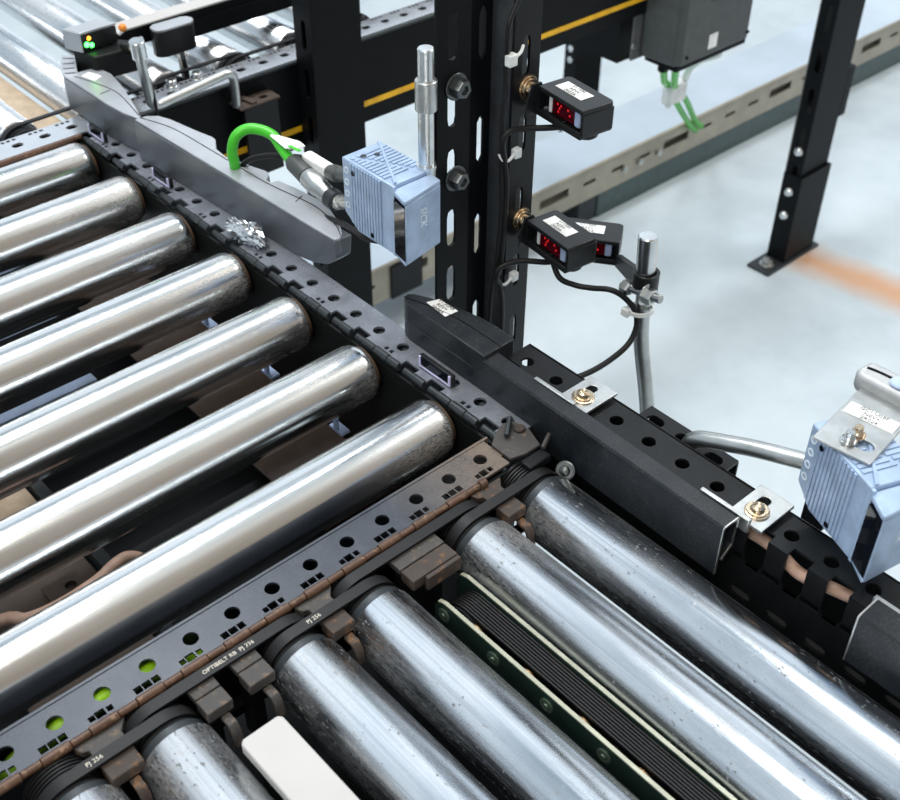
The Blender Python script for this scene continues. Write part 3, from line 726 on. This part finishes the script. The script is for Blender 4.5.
obj('orange_knob', MB().lathe((65, 573, 55), (.2, -.2, 1), [(0, 0), (0, 3.0), (2, 3.8), (4.5, 3.0), (6, 0)], 12), 'orange_plastic', t)
obj('knob_stem', MB().cyl((60.5, 574, 52), (65, 573, 55), 2.4, 12, .3), 'white_plastic', t)
obj('arm', MB().prism([(22, 588), (28, 560), (66, 556), (70, 574), (56, 592)], 22, 44.5), 'matt_black', t, 2)
obj('clamp_screw', MB().hexbolt((46, 508, 66), (-.7, .2, .4), 6.5, 6, 1.2), 'bright_zinc', t)
obj('clamp', MB().tube([(60, 566, 42), (56, 540, 50), (49, 512, 62)], 4.5, 14), 'matt_black', t)
obj('cable_tail', MB().tube([(60, 548, 40), (54, 520, 38), (50, 505, 25), (48, 500, -4), (48, 500, -40)], 1.3, 8), 'rubber', t)

# crumpled foil on the side rail
rnd = random.Random(9); mb = MB(); nu, nv = 26, 16
vs = []
for i in range(nv+1):
    a = pi*i/nv
    for j in range(nu):
        b_ = 2*pi*j/nu; r = 1+rnd.uniform(-.16, .16)+(.16 if (i+j) % 2 else -.1)
        vs.append((-3+(6.5+3*cos(b_*2+1))*r*sin(a)*cos(b_), 291+19*r*sin(a)*sin(b_), 7+8.2*r*cos(a)*(1 if sin(b_) < 0 else .8)))
fs = [(i*nu+j, i*nu+(j+1) % nu, (i+1)*nu+(j+1) % nu, (i+1)*nu+j) for i in range(nv) for j in range(nu)]
o = obj('crumpled_foil', mb.add(vs, fs), 'foil', ang=8); tag(o, 'crumpled silvery foil wad lying on the notched rail under the silvery guide bar', 'foil')

# ================================================================== POSTS
def slots(mb, O, U, W, T, u0, u1, z0, z1, zc0, pitch, cu, hw, hh):
    """vertical strip with stadium slots"""
    z = z0; k = 0; zs = []
    c = zc0
    while c-pitch/2 > z0: c -= pitch
    while c-pitch/2 < z1:
        a, b_ = max(c-pitch/2, z0), min(c+pitch/2, z1)
        if c-hh > a+.5 and c+hh < b_-.5: mb.cell(O, U, W, T, u0, u1, a, b_, ('s', cu, c, hw, hh))
        elif b_ > a: mb.cell(O, U, W, T, u0, u1, a, b_)
        c += pitch
t = thing('support_post', 'tall black slotted post in the middle carrying the two upper sensors', 'post', (97, 148, -600))
Z0, Z1, yp = -600, 420, 138.6
mb = MB()
slots(mb, (0, yp, 0), (1, 0, 0), (0, 0, 1), (0, 2.2, 0), 52, 80, Z0, Z1, 187, 44.5, 65, 4.0, 14.5)
obj('left_flange', mb, 'black_clean', t)
mb = MB()
slots(mb, (0, yp, 0), (1, 0, 0), (0, 0, 1), (0, 2.2, 0), 118, 142, Z0, Z1, 157, 55, 129, 3.6, 14)
obj('right_flange', mb, 'black', t)
mb = MB(); slots(mb, (0, 158, 0), (1, 0, 0), (0, 0, 1), (0, 2.2, 0), 93, 120, Z0, Z1, 172, 75, 108, 3, 18)
obj('web', mb, 'black_clean', t)
obj('inner_wall', MB().prism([(116.6, 158), (118.8, 158), (120.2, 140.9), (118, 140.9)], Z0, Z1), 'post_grain', t)
obj('rear_plate', MB().box(120.4, 141.8, 150, 152, Z0, Z1), 'post_grain', t)
obj('foot_plate', MB().box(40, 155, 120, 175, Z0, Z0+5), 'dark_steel', t, .5)
for z in (155, 91): obj('bolt', MB().hexbolt((67.5, yp, z), (0, -1, 0), 6.6, 7, 1.6), 'dark_bolt', t)
for z in (135, 35):
    obj('washer_bolt', MB().lathe((131, yp, z), (0, -1, 0), [(0, 0), (0, 8.6), (1.4, 8.6), (1.5, 7.6), (2.8, 7.6), (2.8, 6.4), (4, 6.2), (4, 4.4), (9, 4.0), (10, 2.6), (9, 1.6), (9, 0)], 32), 'yellow_zinc', t)
# tension pin beside the post
t = thing('steel_pin', 'upright steel pin with two collars hanging left of the middle post', 'pin', (44.5, 140, 78))
obj('shaft', MB().cyl((44.5, 140, 84), (44.5, 140, 186), 5.2, 28, .6), 'bright_zinc', t)
obj('collar', MB().cyl((44.5, 140, 146), (44.5, 140, 166), 7.0, 28, .6), 'zinc', t)
obj('collar', MB().lathe((44.5, 140, 109), (0, 0, -1), [(0, 5.2), (0, 6.6), (2, 6.6), (2, 6.1), (24, 6.1), (29, 4.5), (32, 1.5), (32, 0)], 28), 'bright_zinc', t)
obj('holding_clip', MB().box(45, 52, 142, 146, 100, 150), 'zinc', t)
# left post
t = thing('support_post', 'wide black post at the upper left, in front of the yellow stripe', 'post', (242, 505, -600))
mb = MB(); slots(mb, (212, 0, 0), (0, 1, 0), (0, 0, 1), (2.2, 0, 0), 495, 522, Z0, 300, 30, 48, 507, 3.4, 15)
obj('slotted_flange', mb, 'black_clean', t)
obj('web', MB().box(214.4, 270, 495, 497.4, Z0, 300), 'black_clean', t)
obj('inner_flange', MB().box(214.4, 250, 519.8, 522, Z0, 300), 'black_clean', t)
obj('flange', MB().box(267.6, 270, 497.6, 522, Z0, 300), 'black_clean', t)
obj('foot_plate', MB().box(195, 290, 480, 523, Z0, Z0+5), 'dark_steel', t)
# right leg
t = thing('support_post', 'black telescopic leg with bolts standing on the floor at the upper right', 'post', (1145, 491, -600))
mb = MB(); slots(mb, (1109, 0, 0), (0, 1, 0), (0, 0, 1), (2.2, 0, 0), 478, 506, -470, 150, -252, 64, 491, 4.5, 20)
obj('slotted_flange', mb, 'black_clean', t)
obj('inner_flange', MB().box(1111.4, 1180, 503.8, 506, -470, 150), 'black_clean', t)
obj('web', MB().box(1111.4, 1180, 478, 480.4, -470, 150), 'black_clean', t)
obj('lower_sleeve', MB().box(1106, 1108.4, 475.6, 507, -595, -440).box(1106, 1183, 473, 475.4, -595, -440).box(1183.2, 1185.4, 473, 500, -595, -440), 'black_clean', t)
obj('front_edge', MB().box(1109, 1111, 506.2, 508, -595, 150), 'dusty_grey', t)
for z in (-400, -470, -512): obj('bolt', MB().lathe((1105.9 if z < -440 else 1108.9, 491, z), (-1, 0, 0), [(0, 0), (0, 8), (2.5, 7.4), (5, 5), (6, 0)], 20), 'bright_zinc', t)
obj('side_bracket', MB().box(1181, 1197, 478, 500, -360, -280), 'black_clean', t)
mb = MB().box(1060, 1200, 469, 512, -600, -595)
obj('foot_plate', mb, 'dark_steel', t, .5)
mb = MB().hexbolt((1083, 490, -595), (0, 0, 1), 9, 8, 2)
obj('anchor_bolt', mb, 'zinc', t)
obj('anchor_bolt', MB().hexbolt((1191, 490, -595), (0, 0, 1), 6, 6, 1), 'zinc', t)

# ================================================================== RODS ON THE RIGHT
t = thing('sensor_rod', 'upright slightly bent steel rod holding the third sensor on the right', 'rod', (165, 24, -125))
obj('rod', MB().rod([(165, 24, -122), (165, 33, -80), (165, 45, -36), (165, 47.5, 10)], 5.6, 16), 'zinc', t)
obj('top_pin', MB().cyl((165, 47.6, 8), (165, 50, 48), 6.9, 24, .8), 'bright_zinc', t)
obj('nut', MB().hexbolt((158, 60, 5), (0, -1, 0), 6.0, 6, 0), 'zinc', t)
obj('nut', MB().hexbolt((158, 40.5, 8), (0, -1, 0), 6.2, 6, 1), 'zinc', t)
obj('bolt_thread', MB().cyl((158, 62, 5), (158, 27, 10.5), 3.2, 16, .4), 'zinc', t)
obj('outrigger', MB().box(50, 175, 12, 36, -128, -122), 'black', t, .6)
t = thing('bent_rod', 'bent steel rod running from the black side panel to the right blue scanner', 'rod', (60, -90, 0))
obj('rod', MB().rod([(55, -84, -12), (55.5, -79, 17), (63, -116, 29), (71, -156, 38)], 5.0, 11), 'zinc', t)
t = thing('rod_mount', 'black rail bracket at the foot of the two steel rods', 'bracket', (60, -60, -30))
mb = MB()
for j in range(3): mb.cell((0, 0, 10), (0, 1, 0), (-1, 0, 0), (0, 0, -2), -108+22*j, -86+22*j, -68, -50.2, ('s', -97+22*j, -58.5, 6, 4.2))
obj('top_plate', mb, 'black', t)
obj('side_plate', MB().box(67, 69, -108, -42, -30, 8), 'black', t, .4)

# ================================================================== BAR-CODE SCANNERS
def scanner(A, rot, label, nob):
    """A = rear top corner of the ribbed side in plan, bottom height"""
    t = thing('barcode_scanner', label, 'scanner', A, 'blue bar-code scanners', rot)
    # local plan, built around the origin and then moved
    R = Matrix.Rotation(rot, 4, 'Z'); T = Matrix.Translation(Vector(A))
    def mv(mb): mb.v = [T @ (R @ p) for p in mb.v]; return mb
    H = 50
    body = MB()
    # main block: ribbed side is x=0 .. prism in YZ with a chamfered lower rear corner
    body.prism_x([(0, H), (0, 10), (-14, 0), (-50.5, 0), (-50.5, H)], 0, 32)
    obj('housing', mv(body), 'scanner_blue', t, .8)
    mb = MB()
    for k in range(11):
        y = -8.5-k*2.9; mb.box(-.9, 0, y-2.1, y, max(2.0, 10-(-y)*.72+1.5), H-1)
    obj('side_ribs', mv(mb), 'scanner_blue', t, .15)
    mb = MB()
    for k in range(10):
        y = -6-k*3.6
        xa = 1.0; xd = (-y)/50*27+2
        if 29-xd > 1: mb.box(xd+1.5, 31, y-2.6, y, H, H+.8)
        mb.box(xa+1, max(xd-1.0, xa+1.2), y-2.6, y, H, H+.8)
    obj('top_ribs', mv(mb), 'scanner_blue', t, .15)
    obj('ridge', mv(MB().prism([(29, -1), (31, -1), (4.2, -50), (2.2, -50)][::-1], H, H+1.4)), 'scanner_blue', t)
    head = MB().prism([(9, -50.8), (32, -50.8), (32, -53), (31, -61), (-3, -67.5), (-3.4, -66.8)][::-1], 1, H-6)
    hd = obj('head', mv(head), 'scanner_blue', t, 1.2)
    # window frame and glass on the ribbed side
    obj('window_frame', mv(MB().prism([(-.5, -50.8), (1.5, -50.8), (1.5, -52.8), (-.5, -52.8)][::-1], 0, H)), 'scanner_blue', t)
    g = obj('window', mv(MB().prism([(-1.0, -53), (9, -53), (9, -60), (-3.4, -66.2)][::-1], 3, H-8)), 'glass_black', t)
    cap = MB().prism([(0, -50.8), (32, -50.8), (31, -61), (-3, -67.5), (-4, -66)][::-1], H-5.8, H-2.5)
    obj('head_cap', mv(cap), 'scanner_blue', t, .8)
    obj('sill', mv(MB().prism([(0, -52.9), (9, -52.9), (9, -60.8), (-3, -66.8), (-3.6, -66)][::-1], 0, 2.8)), 'scanner_blue', t, .4)
    c1 = T @ (R @ V3(13, -65.0, 29)); u = R @ V3(0, 0, -1); n_ = R @ V3(-.19, -.98, 0); w = n_.cross(u)
    text('printed_logo', 'SICK', 7.0, 'scanner_lettering', t, c1, u, w, .12)
    for (yy, zz) in ((-12, H-7), (-30, 5)):
        obj('screw_hole', mv(MB().cyl((-1.1, yy, zz), (-.95, yy, zz), 1.8, 16)), 'glass_black', t)
    mb = MB()
    for k in range(4): mb.lathe((-.05, -4.3, H-8-k*8.5), (-1, 0, 0), [(0, 1.5), (.25, 1.5), (.25, 2.4), (0, 2.4)], 18)
    obj('indicator_ring', mv(mb), 'scanner_lettering', t)
    return t
s1 = scanner((12, 186, 57), 0.0, 'light blue ribbed scanner between the left and middle black posts', 0)
for xx, yy in ((22, 176), (30, 172)): obj('top_hole', MB().cyl((xx, yy, 107.9), (xx, yy, 108.1), 2.0, 16), 'glass_black', s1)
obj('bottom_bracket', MB().box(20, 42, 150, 186, 52, 56.8), 'black_plastic', s1, .5)
obj('bracket_arm', MB().box(36, 60, 160, 170, 48, 53), 'black_plastic', s1, .5)
s2 = scanner((50, -154.5, 30), radians(-22), 'light blue ribbed scanner at the right edge under a steel mounting plate', 1)
obj('foot_bracket', MB().box(58, 74, -172, -158, 8, 29.5), 'black_plastic', s2, .5)
# mounting plate on the right scanner
t = thing('mounting_plate', 'steel plate with two screws and a white label on top of the right scanner', 'plate', (62, -172, 82), None)
O = V3(38, -162, 83); U = V3(43, 5, 0).normalized(); W = V3(4, -30, 0).normalized()
mb = MB(); L = 52
mb.cell(O, U, W, (0, 0, -1.6), 0, 28, 0, 31, ('s', 11, 19, 4.0, 8.5)); mb.cell(O, U, W, (0, 0, -1.6), 28, L, 0, 31)
obj('plate', mb, 'zinc', t, .3)
for a, b_ in ((8.5, 15), (15, 16.5)):
    p = O+U*a+W*b_; obj('screw', MB().lathe(p+V3(0, 0, .2), (0, 0, 1), [(0, 0), (0, 4.4), (1, 4.4), (1, 3.4), (2.6, 3.4), (3.4, 2.6), (6, 2.2), (6, 0)], 20), 'bright_zinc' if a < 10 else 'yellow_zinc', t)
lo = O+U*35+W*15
q = [O+U*28+W*2, O+U*38+W*2, O+U*38+W*29, O+U*28+W*29]
st = obj('sticker', MB().add([p+V3(0, 0, .1) for p in q]+[p+V3(0, 0, .35) for p in q], [(0,1,2,3), (4,5,6,7), (0,1,5,4), (1,2,6,5), (2,3,7,6), (3,0,4,7)]), 'label_white', t)
text('printed_text', 'GC1.U09F\nNEV+\n2R024', 3.6, 'ink', st, O+U*33+W*15.5+V3(0, 0, .45), W, U, .06)
t = thing('clamp_block', 'ribbed aluminium clamp block with round button behind the steel plate', 'clamp', (93, -168, 78))
obj('block', MB().prism([(90, -153), (94, -149), (106, -151), (110, -230), (92, -230)], 78, 90), 'cast_alu', t, 2.5)
obj('slot', MB().tube([(98, -153, 90.1), (100, -168, 90.1), (103, -228, 90.1)], .8, 8), 'black_clean', t)
obj('button', MB().cyl((98, -172, 90), (98, -172, 92), 5, 28, .6), 'pale_blue', t)

# ================================================================== PHOTO SENSORS
def photo_sensor(P, rot, label, loc_extra=None):
    """P = front-left (far) top corner; body runs 45 along local -y, 26 deep along +x, 17 high"""
    t = thing('photo_sensor', label, 'sensor', P, 'black photo sensors with red windows', rot)
    R = Matrix.Rotation(rot, 4, 'Z'); T = Matrix.Translation(Vector(P))
    def mv(mb): mb.v = [T @ (R @ p) for p in mb.v]; return mb
    obj('top_shell', mv(MB().prism([(0, 0), (0, -46), (25, -46), (27, -43), (27, -2), (25, 0)][::-1], -3, 0)), 'black_plastic', t, .7)
    obj('housing', mv(MB().box(7, 26, -45.2, -.5, -16, -3.1)), 'black_plastic', t, .6)
    obj('end_cheek', mv(MB().box(.6, 26.5, -46, -43.8, -19, -3.1)), 'black_plastic', t, .5)
    obj('end_cheek', mv(MB().box(.6, 7, -1.6, 0, -16, -3.1)), 'black_plastic', t)
    w = obj('display_window', mv(MB().box(3.2, 6.9, -35, -12.5, -14.5, -3.8)), 'red_window', t)
    mb = MB()
    for (a, b_) in ((-17.5, -6.5), (-19.5, -9), (-21, -6.8), (-18.5, -11.5), (-28, -7), (-30, -10)): mb.box(2.9, 3.15, a-.9, a+.4, b_-.9, b_+.5)
    obj('display_digit', mv(mb), 'red_display', w)
    obj('side_light', mv(MB().box(2.4, 6.9, -40.5, -35.2, -15, -3.8)), 'pale_blue', t, 1)
    obj('side_light', mv(MB().box(2.4, 6.9, -12.3, -9.6, -15, -3.8)), 'label_white', t, .5)
    obj('lower_tray', mv(MB().box(-.5, 26, -45.5, 8, -20, -17).box(-.5, 1, -45, 8, -17, -15.5).box(1, 6, -27, -26, -17, -14.8)), 'black_plastic', t, .4)
    obj('bottom_knob', mv(MB().cyl((13, -36, -20), (13, -36, -24), 8, 24, 1)), 'black_plastic', t)
    q = [V3(9, -7, .05), V3(20, -7, .05), V3(20, -33, .05), V3(9, -33, .05)]
    sb = MB(); sb.add(q+[p+V3(0, 0, .25) for p in q], [(0,1,2,3), (4,5,6,7), (0,1,5,4), (1,2,6,5), (2,3,7,6), (3,0,4,7)])
    st = obj('sticker', mv(sb), 'label_white', t)
    text('printed_text', 'V11500\nREV+\n2023A', 4.0, 'ink', st, T @ (R @ V3(14.5, -20, .38)), R @ V3(0, -1, 0), R @ V3(1, 0, 0), .06)
    return t
rs = radians(-7)
p1 = photo_sensor((130, 128, 140), rs, 'upper black photo sensor with white label and red window, bolted to the middle post')
p2 = photo_sensor((126.5, 128, 40), rs, 'lower black photo sensor bolted to the middle post, nearest the guide bar')
p3 = photo_sensor((165, 132, 10), radians(35), 'black photo sensor held by the upright steel rod, partly behind another sensor')
for p, (x, z) in ((p1, (131, 140)), (p2, (131, 40))):
    obj('bolt_ear', MB().prism_y([(x-10, z-20), (x+6, z-20), (x+8, z-8), (x+3, z+1), (x-5, z+1), (x-9, z-8)], 128.2, 129.6), 'black_plastic', p)
obj('arm', MB().add([(192, 92, -9), (188, 94, -9), (192, 92, 1), (188, 94, 1), (167, 54, 5), (162, 56, 5), (167, 54, 19), (162, 56, 19)], [(0,1,3,2), (4,6,7,5), (0,2,6,4), (1,5,7,3), (0,4,5,1), (2,3,7,6)]), 'black_plastic', p3, .4)
obj('arm_clasp', MB().lathe((165, 47.4, 6), (0, 0, 1), [(0, 7.2), (0, 9.5), (14, 9.5), (14, 7.2)], 24), 'black_plastic', p3)

# ================================================================== CABLES AND TIES
def cable(pts, r, mat, label, name='cable', cat='cable', grp=None):
    o = obj(name, MB().tube(pts, r, 12, 5), mat); return tag(o, label, cat, grp)
cable([(126, 133, 215), (108, 131, 194), (103, 130, 185), (105, 132, 170), (107, 135, 160), (108, 135.5, 141), (106, 135.5, 106), (108, 135, 60), (105, 135, 12), (100, 135, -38), (100, 136, -200)], 1.7, 'rubber', 'thin black cable running down the whole middle post from the top')
cable([(144, 106, 115), (132, 118, 113), (120, 127, 113), (108, 131, 113), (104, 132, 106), (107, 133, 93), (111, 134, 70), (110, 134, 30), (107, 134, 0)], 2.1, 'rubber', 'black cable looping left from the upper photo sensor to a white tie')
cable([(140, 106, 14), (134, 111, 10), (119, 124, 11), (106, 131, 8), (103, 132, -1), (108, 133, -10), (112, 134, -40), (112, 134, -120)], 2.1, 'rubber', 'black cable looping left from the lower photo sensor on the post')
cable([(132, 106, 16), (130, 96, 6), (134, 84, 4), (140, 74, 4), (146, 62, 6), (152, 54, 1), (157, 47, -9), (156, 43, -20), (148, 42, -31), (132, 43, -37), (110, 43, -37), (85, 45, -34), (70, 48, -34), (60, 50, -60)], 2.1, 'rubber', 'black cable hanging in a loop from the sensors past the upright rod')
def tie(c, d, label):
    t = thing('cable_tie', label, 'cable tie', c, 'white cable ties')
    c = Vector(c); x, y, z = c
    obj('band', MB().tube([(x-7, y-1, z+3), (x-6, y-4, z-1), (x-1, y-4.5, z-2.5), (x+5, y-3.5, z)], 1.1, 8), 'white_plastic', t)
    obj('head', MB().box(x+4, x+10, y-6, y-1, z-3.5, z+3.5), 'white_plastic', t, .8)
tie((112, 137, 93), 0, 'white cable tie halfway up the middle post below the upper sensor')
tie((115, 137, -8), 0, 'white cable tie on the middle post below the lower sensor')
o = thing('cable_tie', 'white cable tie near the top of the middle post', 'cable tie', (107, 134, 163), 'white cable ties')
obj('head', MB().box(104, 111, 128, 133.5, 159, 167), 'white_plastic', o, .8)
obj('band', MB().tube([(110, 131, 163), (117, 132, 165), (122, 135, 167)], 1.1, 8), 'white_plastic', o)
t = thing('cable_tie', 'pale cable tie around the upright steel rod', 'cable tie', (162, 47, -10), 'white cable ties')
obj('band', MB().lathe((162.5, 46.5, -10), (0, .1, 1), [(-1.4, 8.4), (1.4, 8.4), (1.4, 9.8), (-1.4, 9.8), (-1.4, 8.4)], 24), 'white_plastic', t)
obj('head', MB().box(150, 154, 48, 54, -13, -7), 'white_plastic', t, .5)

# green cable with connectors into the left scanner
gc = thing('connector_cable', 'bright green looped cable with metal connector entering the left blue scanner', 'cable', (26, 330, 20))
obj('cable', MB().tube([(24, 345, -10), (22, 338, 20), (19.5, 333, 38), (17.5, 331, 50), (21, 330, 61), (29, 327, 66), (36, 319, 66.5), (40, 308, 64.5), (38, 296, 61), (36, 284, 58), (35, 272, 55)], 4.0, 18, 6), 'green_cable', gc)
obj('connector_boot', MB().lathe((35.5, 281, 57), (-.02, -1, -.22), [(0, 0), (0, 4.5), (4, 6.5), (20, 7), (21, 0)], 24), 'box_grey', gc)
obj('connector_body', MB().lathe((35, 260.5, 52.5), (-.02, -1, -.17), [(0, 0), (0, 6.8), (2, 7.6), (14, 7.8), (16, 7.0), (24, 6.6), (26, 6), (26, 0)], 28), 'zinc', gc)
obj('coupling_ring', MB().lathe((34.5, 234, 48), (-.05, -1, -.02), [(0, 0), (0, 6.6), (1, 7.4), (9, 7.4), (10, 6.2), (10, 0)], 20), 'dark_steel', gc)
obj('thread', MB().lathe((34, 224, 47.8), (-.12, -1, .5), [(0, 0), (0, 5.2), (3, 5.2), (3.1, 4.6), (5, 4.6), (5.1, 5.2), (9, 5.2), (9, 4.2), (36, 4.2), (36, 0)], 20), 'cut_alu', gc)
tg = thing('cable_marker', 'white cable marker tag on the green looped cable', 'tag', (40, 290, 55))
obj('tag_plate', MB().prism([(33, 283), (36, 306), (39, 307), (47, 284), (46, 276), (38, 277)][::-1], 66, 67.2), 'label_white', tg, .3)
obj('green_mark', MB().prism([(35, 283), (38, 283), (39.5, 271), (36.5, 271)][::-1], 67.3, 67.6), 'green_cable', tg)
gc2 = thing('connector_cable', 'dark cable with white sleeve entering the back of the left blue scanner', 'cable', (44, 250, 55))
obj('cable', MB().tube([(22, 352, 10), (27, 330, 38), (35, 312, 48), (42, 300, 50), (46, 285, 54), (45, 270, 58)], 2.2, 12), 'rubber', gc2)
obj('sleeve', MB().box(40, 49, 244, 274, 55, 64), 'label_white', gc2, 2)
obj('boot', MB().lathe((43.5, 243, 60), (-.15, -1, .35), [(0, 0), (0, 5.6), (5, 6.2), (12, 6), (13, 4.6), (56, 4.2), (56, 0)], 20), 'box_grey', gc2)
cable([(30, 245, 30), (28, 215, 38), (24, 195, 43), (22, 178, 45), (26, 165, 47), (34, 158, 49)], 2.0, 'rubber', 'short black cable looping beneath the left blue scanner')

# ================================================================== CONTROL BOX
t = thing('control_box', 'dark grey control box hanging at the top right with green cables below', 'control box', (811, 500, -152))
obj('housing', MB().prism([(735, 528), (740, 476), (748, 470), (880, 470), (888, 476), (890, 528)], -148, 60), 'box_grey', t, 3)
obj('back_plate', MB().box(722, 900, 529, 532, -152, 70), 'dusty_grey', t, .5)
obj('base', MB().box(745, 885, 474, 526, -156, -148.3), 'black_clean', t, 1)
obj('sticker', MB().box(798, 815, 469.3, 469.9, -139, -120), 'label_white', t, .3)
for x in (757, 880): obj('screw', MB().cyl((x, 469.9, -138), (x, 468.5, -138), 2.5, 12, .4), 'black_clean', t)
obj('side_screw', MB().cyl((724, 528.9, -132), (724, 527, -132), 4, 12, .4), 'zinc', t)
text('printed_text', 'SIEMENS', 7.5, 'dusty_grey', t, (805, 469.8, -76), (1, 0, 0), (0, 0, 1), .1)
obj('teal_mark', MB().box(795, 812, 469.3, 469.9, -66, -60), 'teal', t)
for x, y in ((752, 500), (768, 492), (862, 500)): obj('cable_gland', MB().cyl((x, y, -156), (x, y, -164), 7, 20, 1), 'black_clean', t)
obj('hanger', MB().box(722, 735, 533, 560, -90, 10), 'black_clean', t)
cable([(749, 497, -158), (796, 530, -197), (845, 565, -230), (901, 600, -264), (990, 650, -334), (1137, 720, -452), (1225, 768, -510)], 4.8, 'green_cable', 'green cable on the left hanging from the control box into the low duct')
cable([(762, 488, -158), (820, 530, -210), (866, 564, -240), (921, 600, -274), (1020, 650, -345), (1148, 720, -445), (1240, 768, -508)], 4.8, 'green_cable', 'green cable on the right hanging from the control box into the low duct')
o = obj('cable_marker', MB().box(893, 932, 588, 604, -292, -262), 'label_white', None, 3); tag(o, 'white marker tag around the two green cables below the control box', 'tag')
cable([(862, 500, -166), (870, 502, -176), (872, 512, -183), (880, 535, -198), (893, 560, -222), (937, 600, -268), (960, 640, -330)], 5.0, 'white_plastic', 'pale grey cable curving under the control box')

# ================================================================== LOW CABLE DUCT ON THE FLOOR
t = thing('cable_duct', 'low tan cable duct with slotted side and pale lid running behind on the floor', 'duct', (1400, 820, -600))
obj('lid', MB().box(300, 3400, 775, 893, -490, -487), 'duct_lid', t)
mb = MB()
mb.cell((0, 775, 0), (1, 0, 0), (0, 0, 1), (0, 2, 0), 300, 3400, -505, -490); mb.cell((0, 775, 0), (1, 0, 0), (0, 0, 1), (0, 2, 0), 300, 3400, -550, -528)
a = 300
k = 0
while a < 3300:
    mb.cell((0, 775, 0), (1, 0, 0), (0, 0, 1), (0, 2, 0), a, a+70, -528, -505, ('s', a+35, -517, 16, 3.4))
    if k % 3 == 2: mb.cell((0, 775, 0), (1, 0, 0), (0, 0, 1), (0, 2, 0), a+70, a+170, -528, -505, ('r', a+120, -516.5, 34, 8)); a += 170
    else: a += 70
    k += 1
obj('slotted_side', mb, 'duct_metal', t)
obj('top_hem', MB().cyl((300, 774, -489), (3400, 774, -489), 3, 10), 'duct_metal', t)
obj('base_beam', MB().box(986, 3400, 779, 885, -600, -551), 'duct_base', t, 1)
obj('inner_liner', MB().box(300, 3400, 790, 792, -548, -491), 'duct_metal', t)
obj('end_foot', MB().box(940, 984, 781, 884, -600, -551), 'dark_steel', t, 1)
obj('far_side', MB().box(300, 3400, 890, 892, -550, -491), 'duct_metal', t)
for x in (520,): obj('joint_strap', MB().box(x, x+60, 771, 774.6, -552, -495), 'black', t)
for x in (1010, 1050, 1100): obj('bolt', MB().cyl((x+30, 775, -522), (x+30, 768, -522), 6, 14, 1), 'zinc', t)

# ================================================================== CAMERA
C = V3(-393.053, -366.403, 476.077)
yaw, pit, rol = .834102228, .699638847, .008304504
d = V3(cos(yaw)*cos(pit), sin(yaw)*cos(pit), -sin(pit)); r = V3(sin(yaw), -cos(yaw), 0); u = r.cross(d)
r, u = r*cos(rol)+u*sin(rol), u*cos(rol)-r*sin(rol)
cam = bpy.data.cameras.new('camera'); co = bpy.data.objects.new('camera', cam); COL.objects.link(co)
Mx = Matrix((r, u, -d)).transposed().to_4x4(); Mx.translation = C*K; co.matrix_world = Mx
cam.sensor_width = 36; cam.lens = 36*1177.64/900; cam.sensor_fit = 'HORIZONTAL'; cam.clip_start = .01; cam.clip_end = 200
cam.dof.use_dof = True; cam.dof.focus_distance = .86; cam.dof.aperture_fstop = 13
bpy.context.scene.camera = co

# ================================================================== LIGHT
w = bpy.data.worlds.new('hall'); bpy.context.scene.world = w; w.use_nodes = True; nt = w.node_tree
bg = nt.nodes['Background']
tc = nt.nodes.new('ShaderNodeTexCoord'); sep = nt.nodes.new('ShaderNodeSeparateXYZ'); nt.links.new(tc.outputs['Generated'], sep.inputs[0])
# hall surroundings: bright windows low ahead (+x +y), duller ceiling, warm wall behind
at = nt.nodes.new('ShaderNodeMath'); at.operation = 'ARCTAN2'
fwd = math_(nt, 'ADD', math_(nt, 'MULTIPLY', sep.outputs['X'], .62), math_(nt, 'MULTIPLY', sep.outputs['Y'], .78))
nt.links.new(sep.outputs['Z'], at.inputs[0]); nt.links.new(fwd, at.inputs[1])
a = mrange(nt, at.outputs[0], 0, pi)
colr = ramp(nt, a, [(0.0, (1.3, 1.45, 1.6)), (.175, (1.35, 1.5, 1.65)), (.215, (.48, .60, .70)), (.37, (.46, .57, .67)), (.405, (.92, 1.0, 1.04)), (.52, (.98, .95, .89)), (.58, (.58, .52, .45)), (.85, (.42, .36, .30)), (.885, (1.0, 1.12, 1.22)), (.965, (1.0, 1.12, 1.22)), (.98, (.2, .2, .2)), (1.0, (.1, .1, .1))])
colr = mix(nt, mrange(nt, sep.outputs['X'], -.15, -.55), colr, (.72, .84, .94))
upz = mrange(nt, sep.outputs['Z'], -.02, .06)
colr = mix(nt, upz, (.12, .13, .14), colr)
nt.links.new(colr, bg.inputs['Color']); bg.inputs['Strength'].default_value = .76
def area(name, loc, target, sx, sy, power, col):
    l = bpy.data.lights.new(name, 'AREA'); l.shape = 'RECTANGLE'; l.size = sx; l.size_y = sy; l.energy = power; l.color = col
    o = bpy.data.objects.new(name, l); COL.objects.link(o); o.location = loc
    o.rotation_euler = (Vector(target)-Vector(loc)).to_track_quat('-Z', 'Y').to_euler(); return o
area('overhead_light', (.6, 1.2, 3.2), (.6, 1.2, 0), 4.0, .5, 65, (.93, .97, 1))
area('overhead_light', (-1.4, -.6, 3.0), (0, 0, 0), .7, 3.6, 60, (1, .93, .82))
area('overhead_light', (.15, 1.25, 2.0), (.1, .75, 0), .5, .5, 16, (.95, .98, 1))  # extra light added to brighten the far rail, rollers and cross bar
area('overhead_light', (3.5, -.8, 3.4), (1.4, .5, -.7), 1.2, 1.2, 70, (1, .98, .95))
sc = bpy.context.scene
sc.view_settings.view_transform = 'Standard'; sc.view_settings.look = 'None'; sc.view_settings.gamma = 1; sc.view_settings.use_curve_mapping = False
sc.view_settings.exposure = 0.06
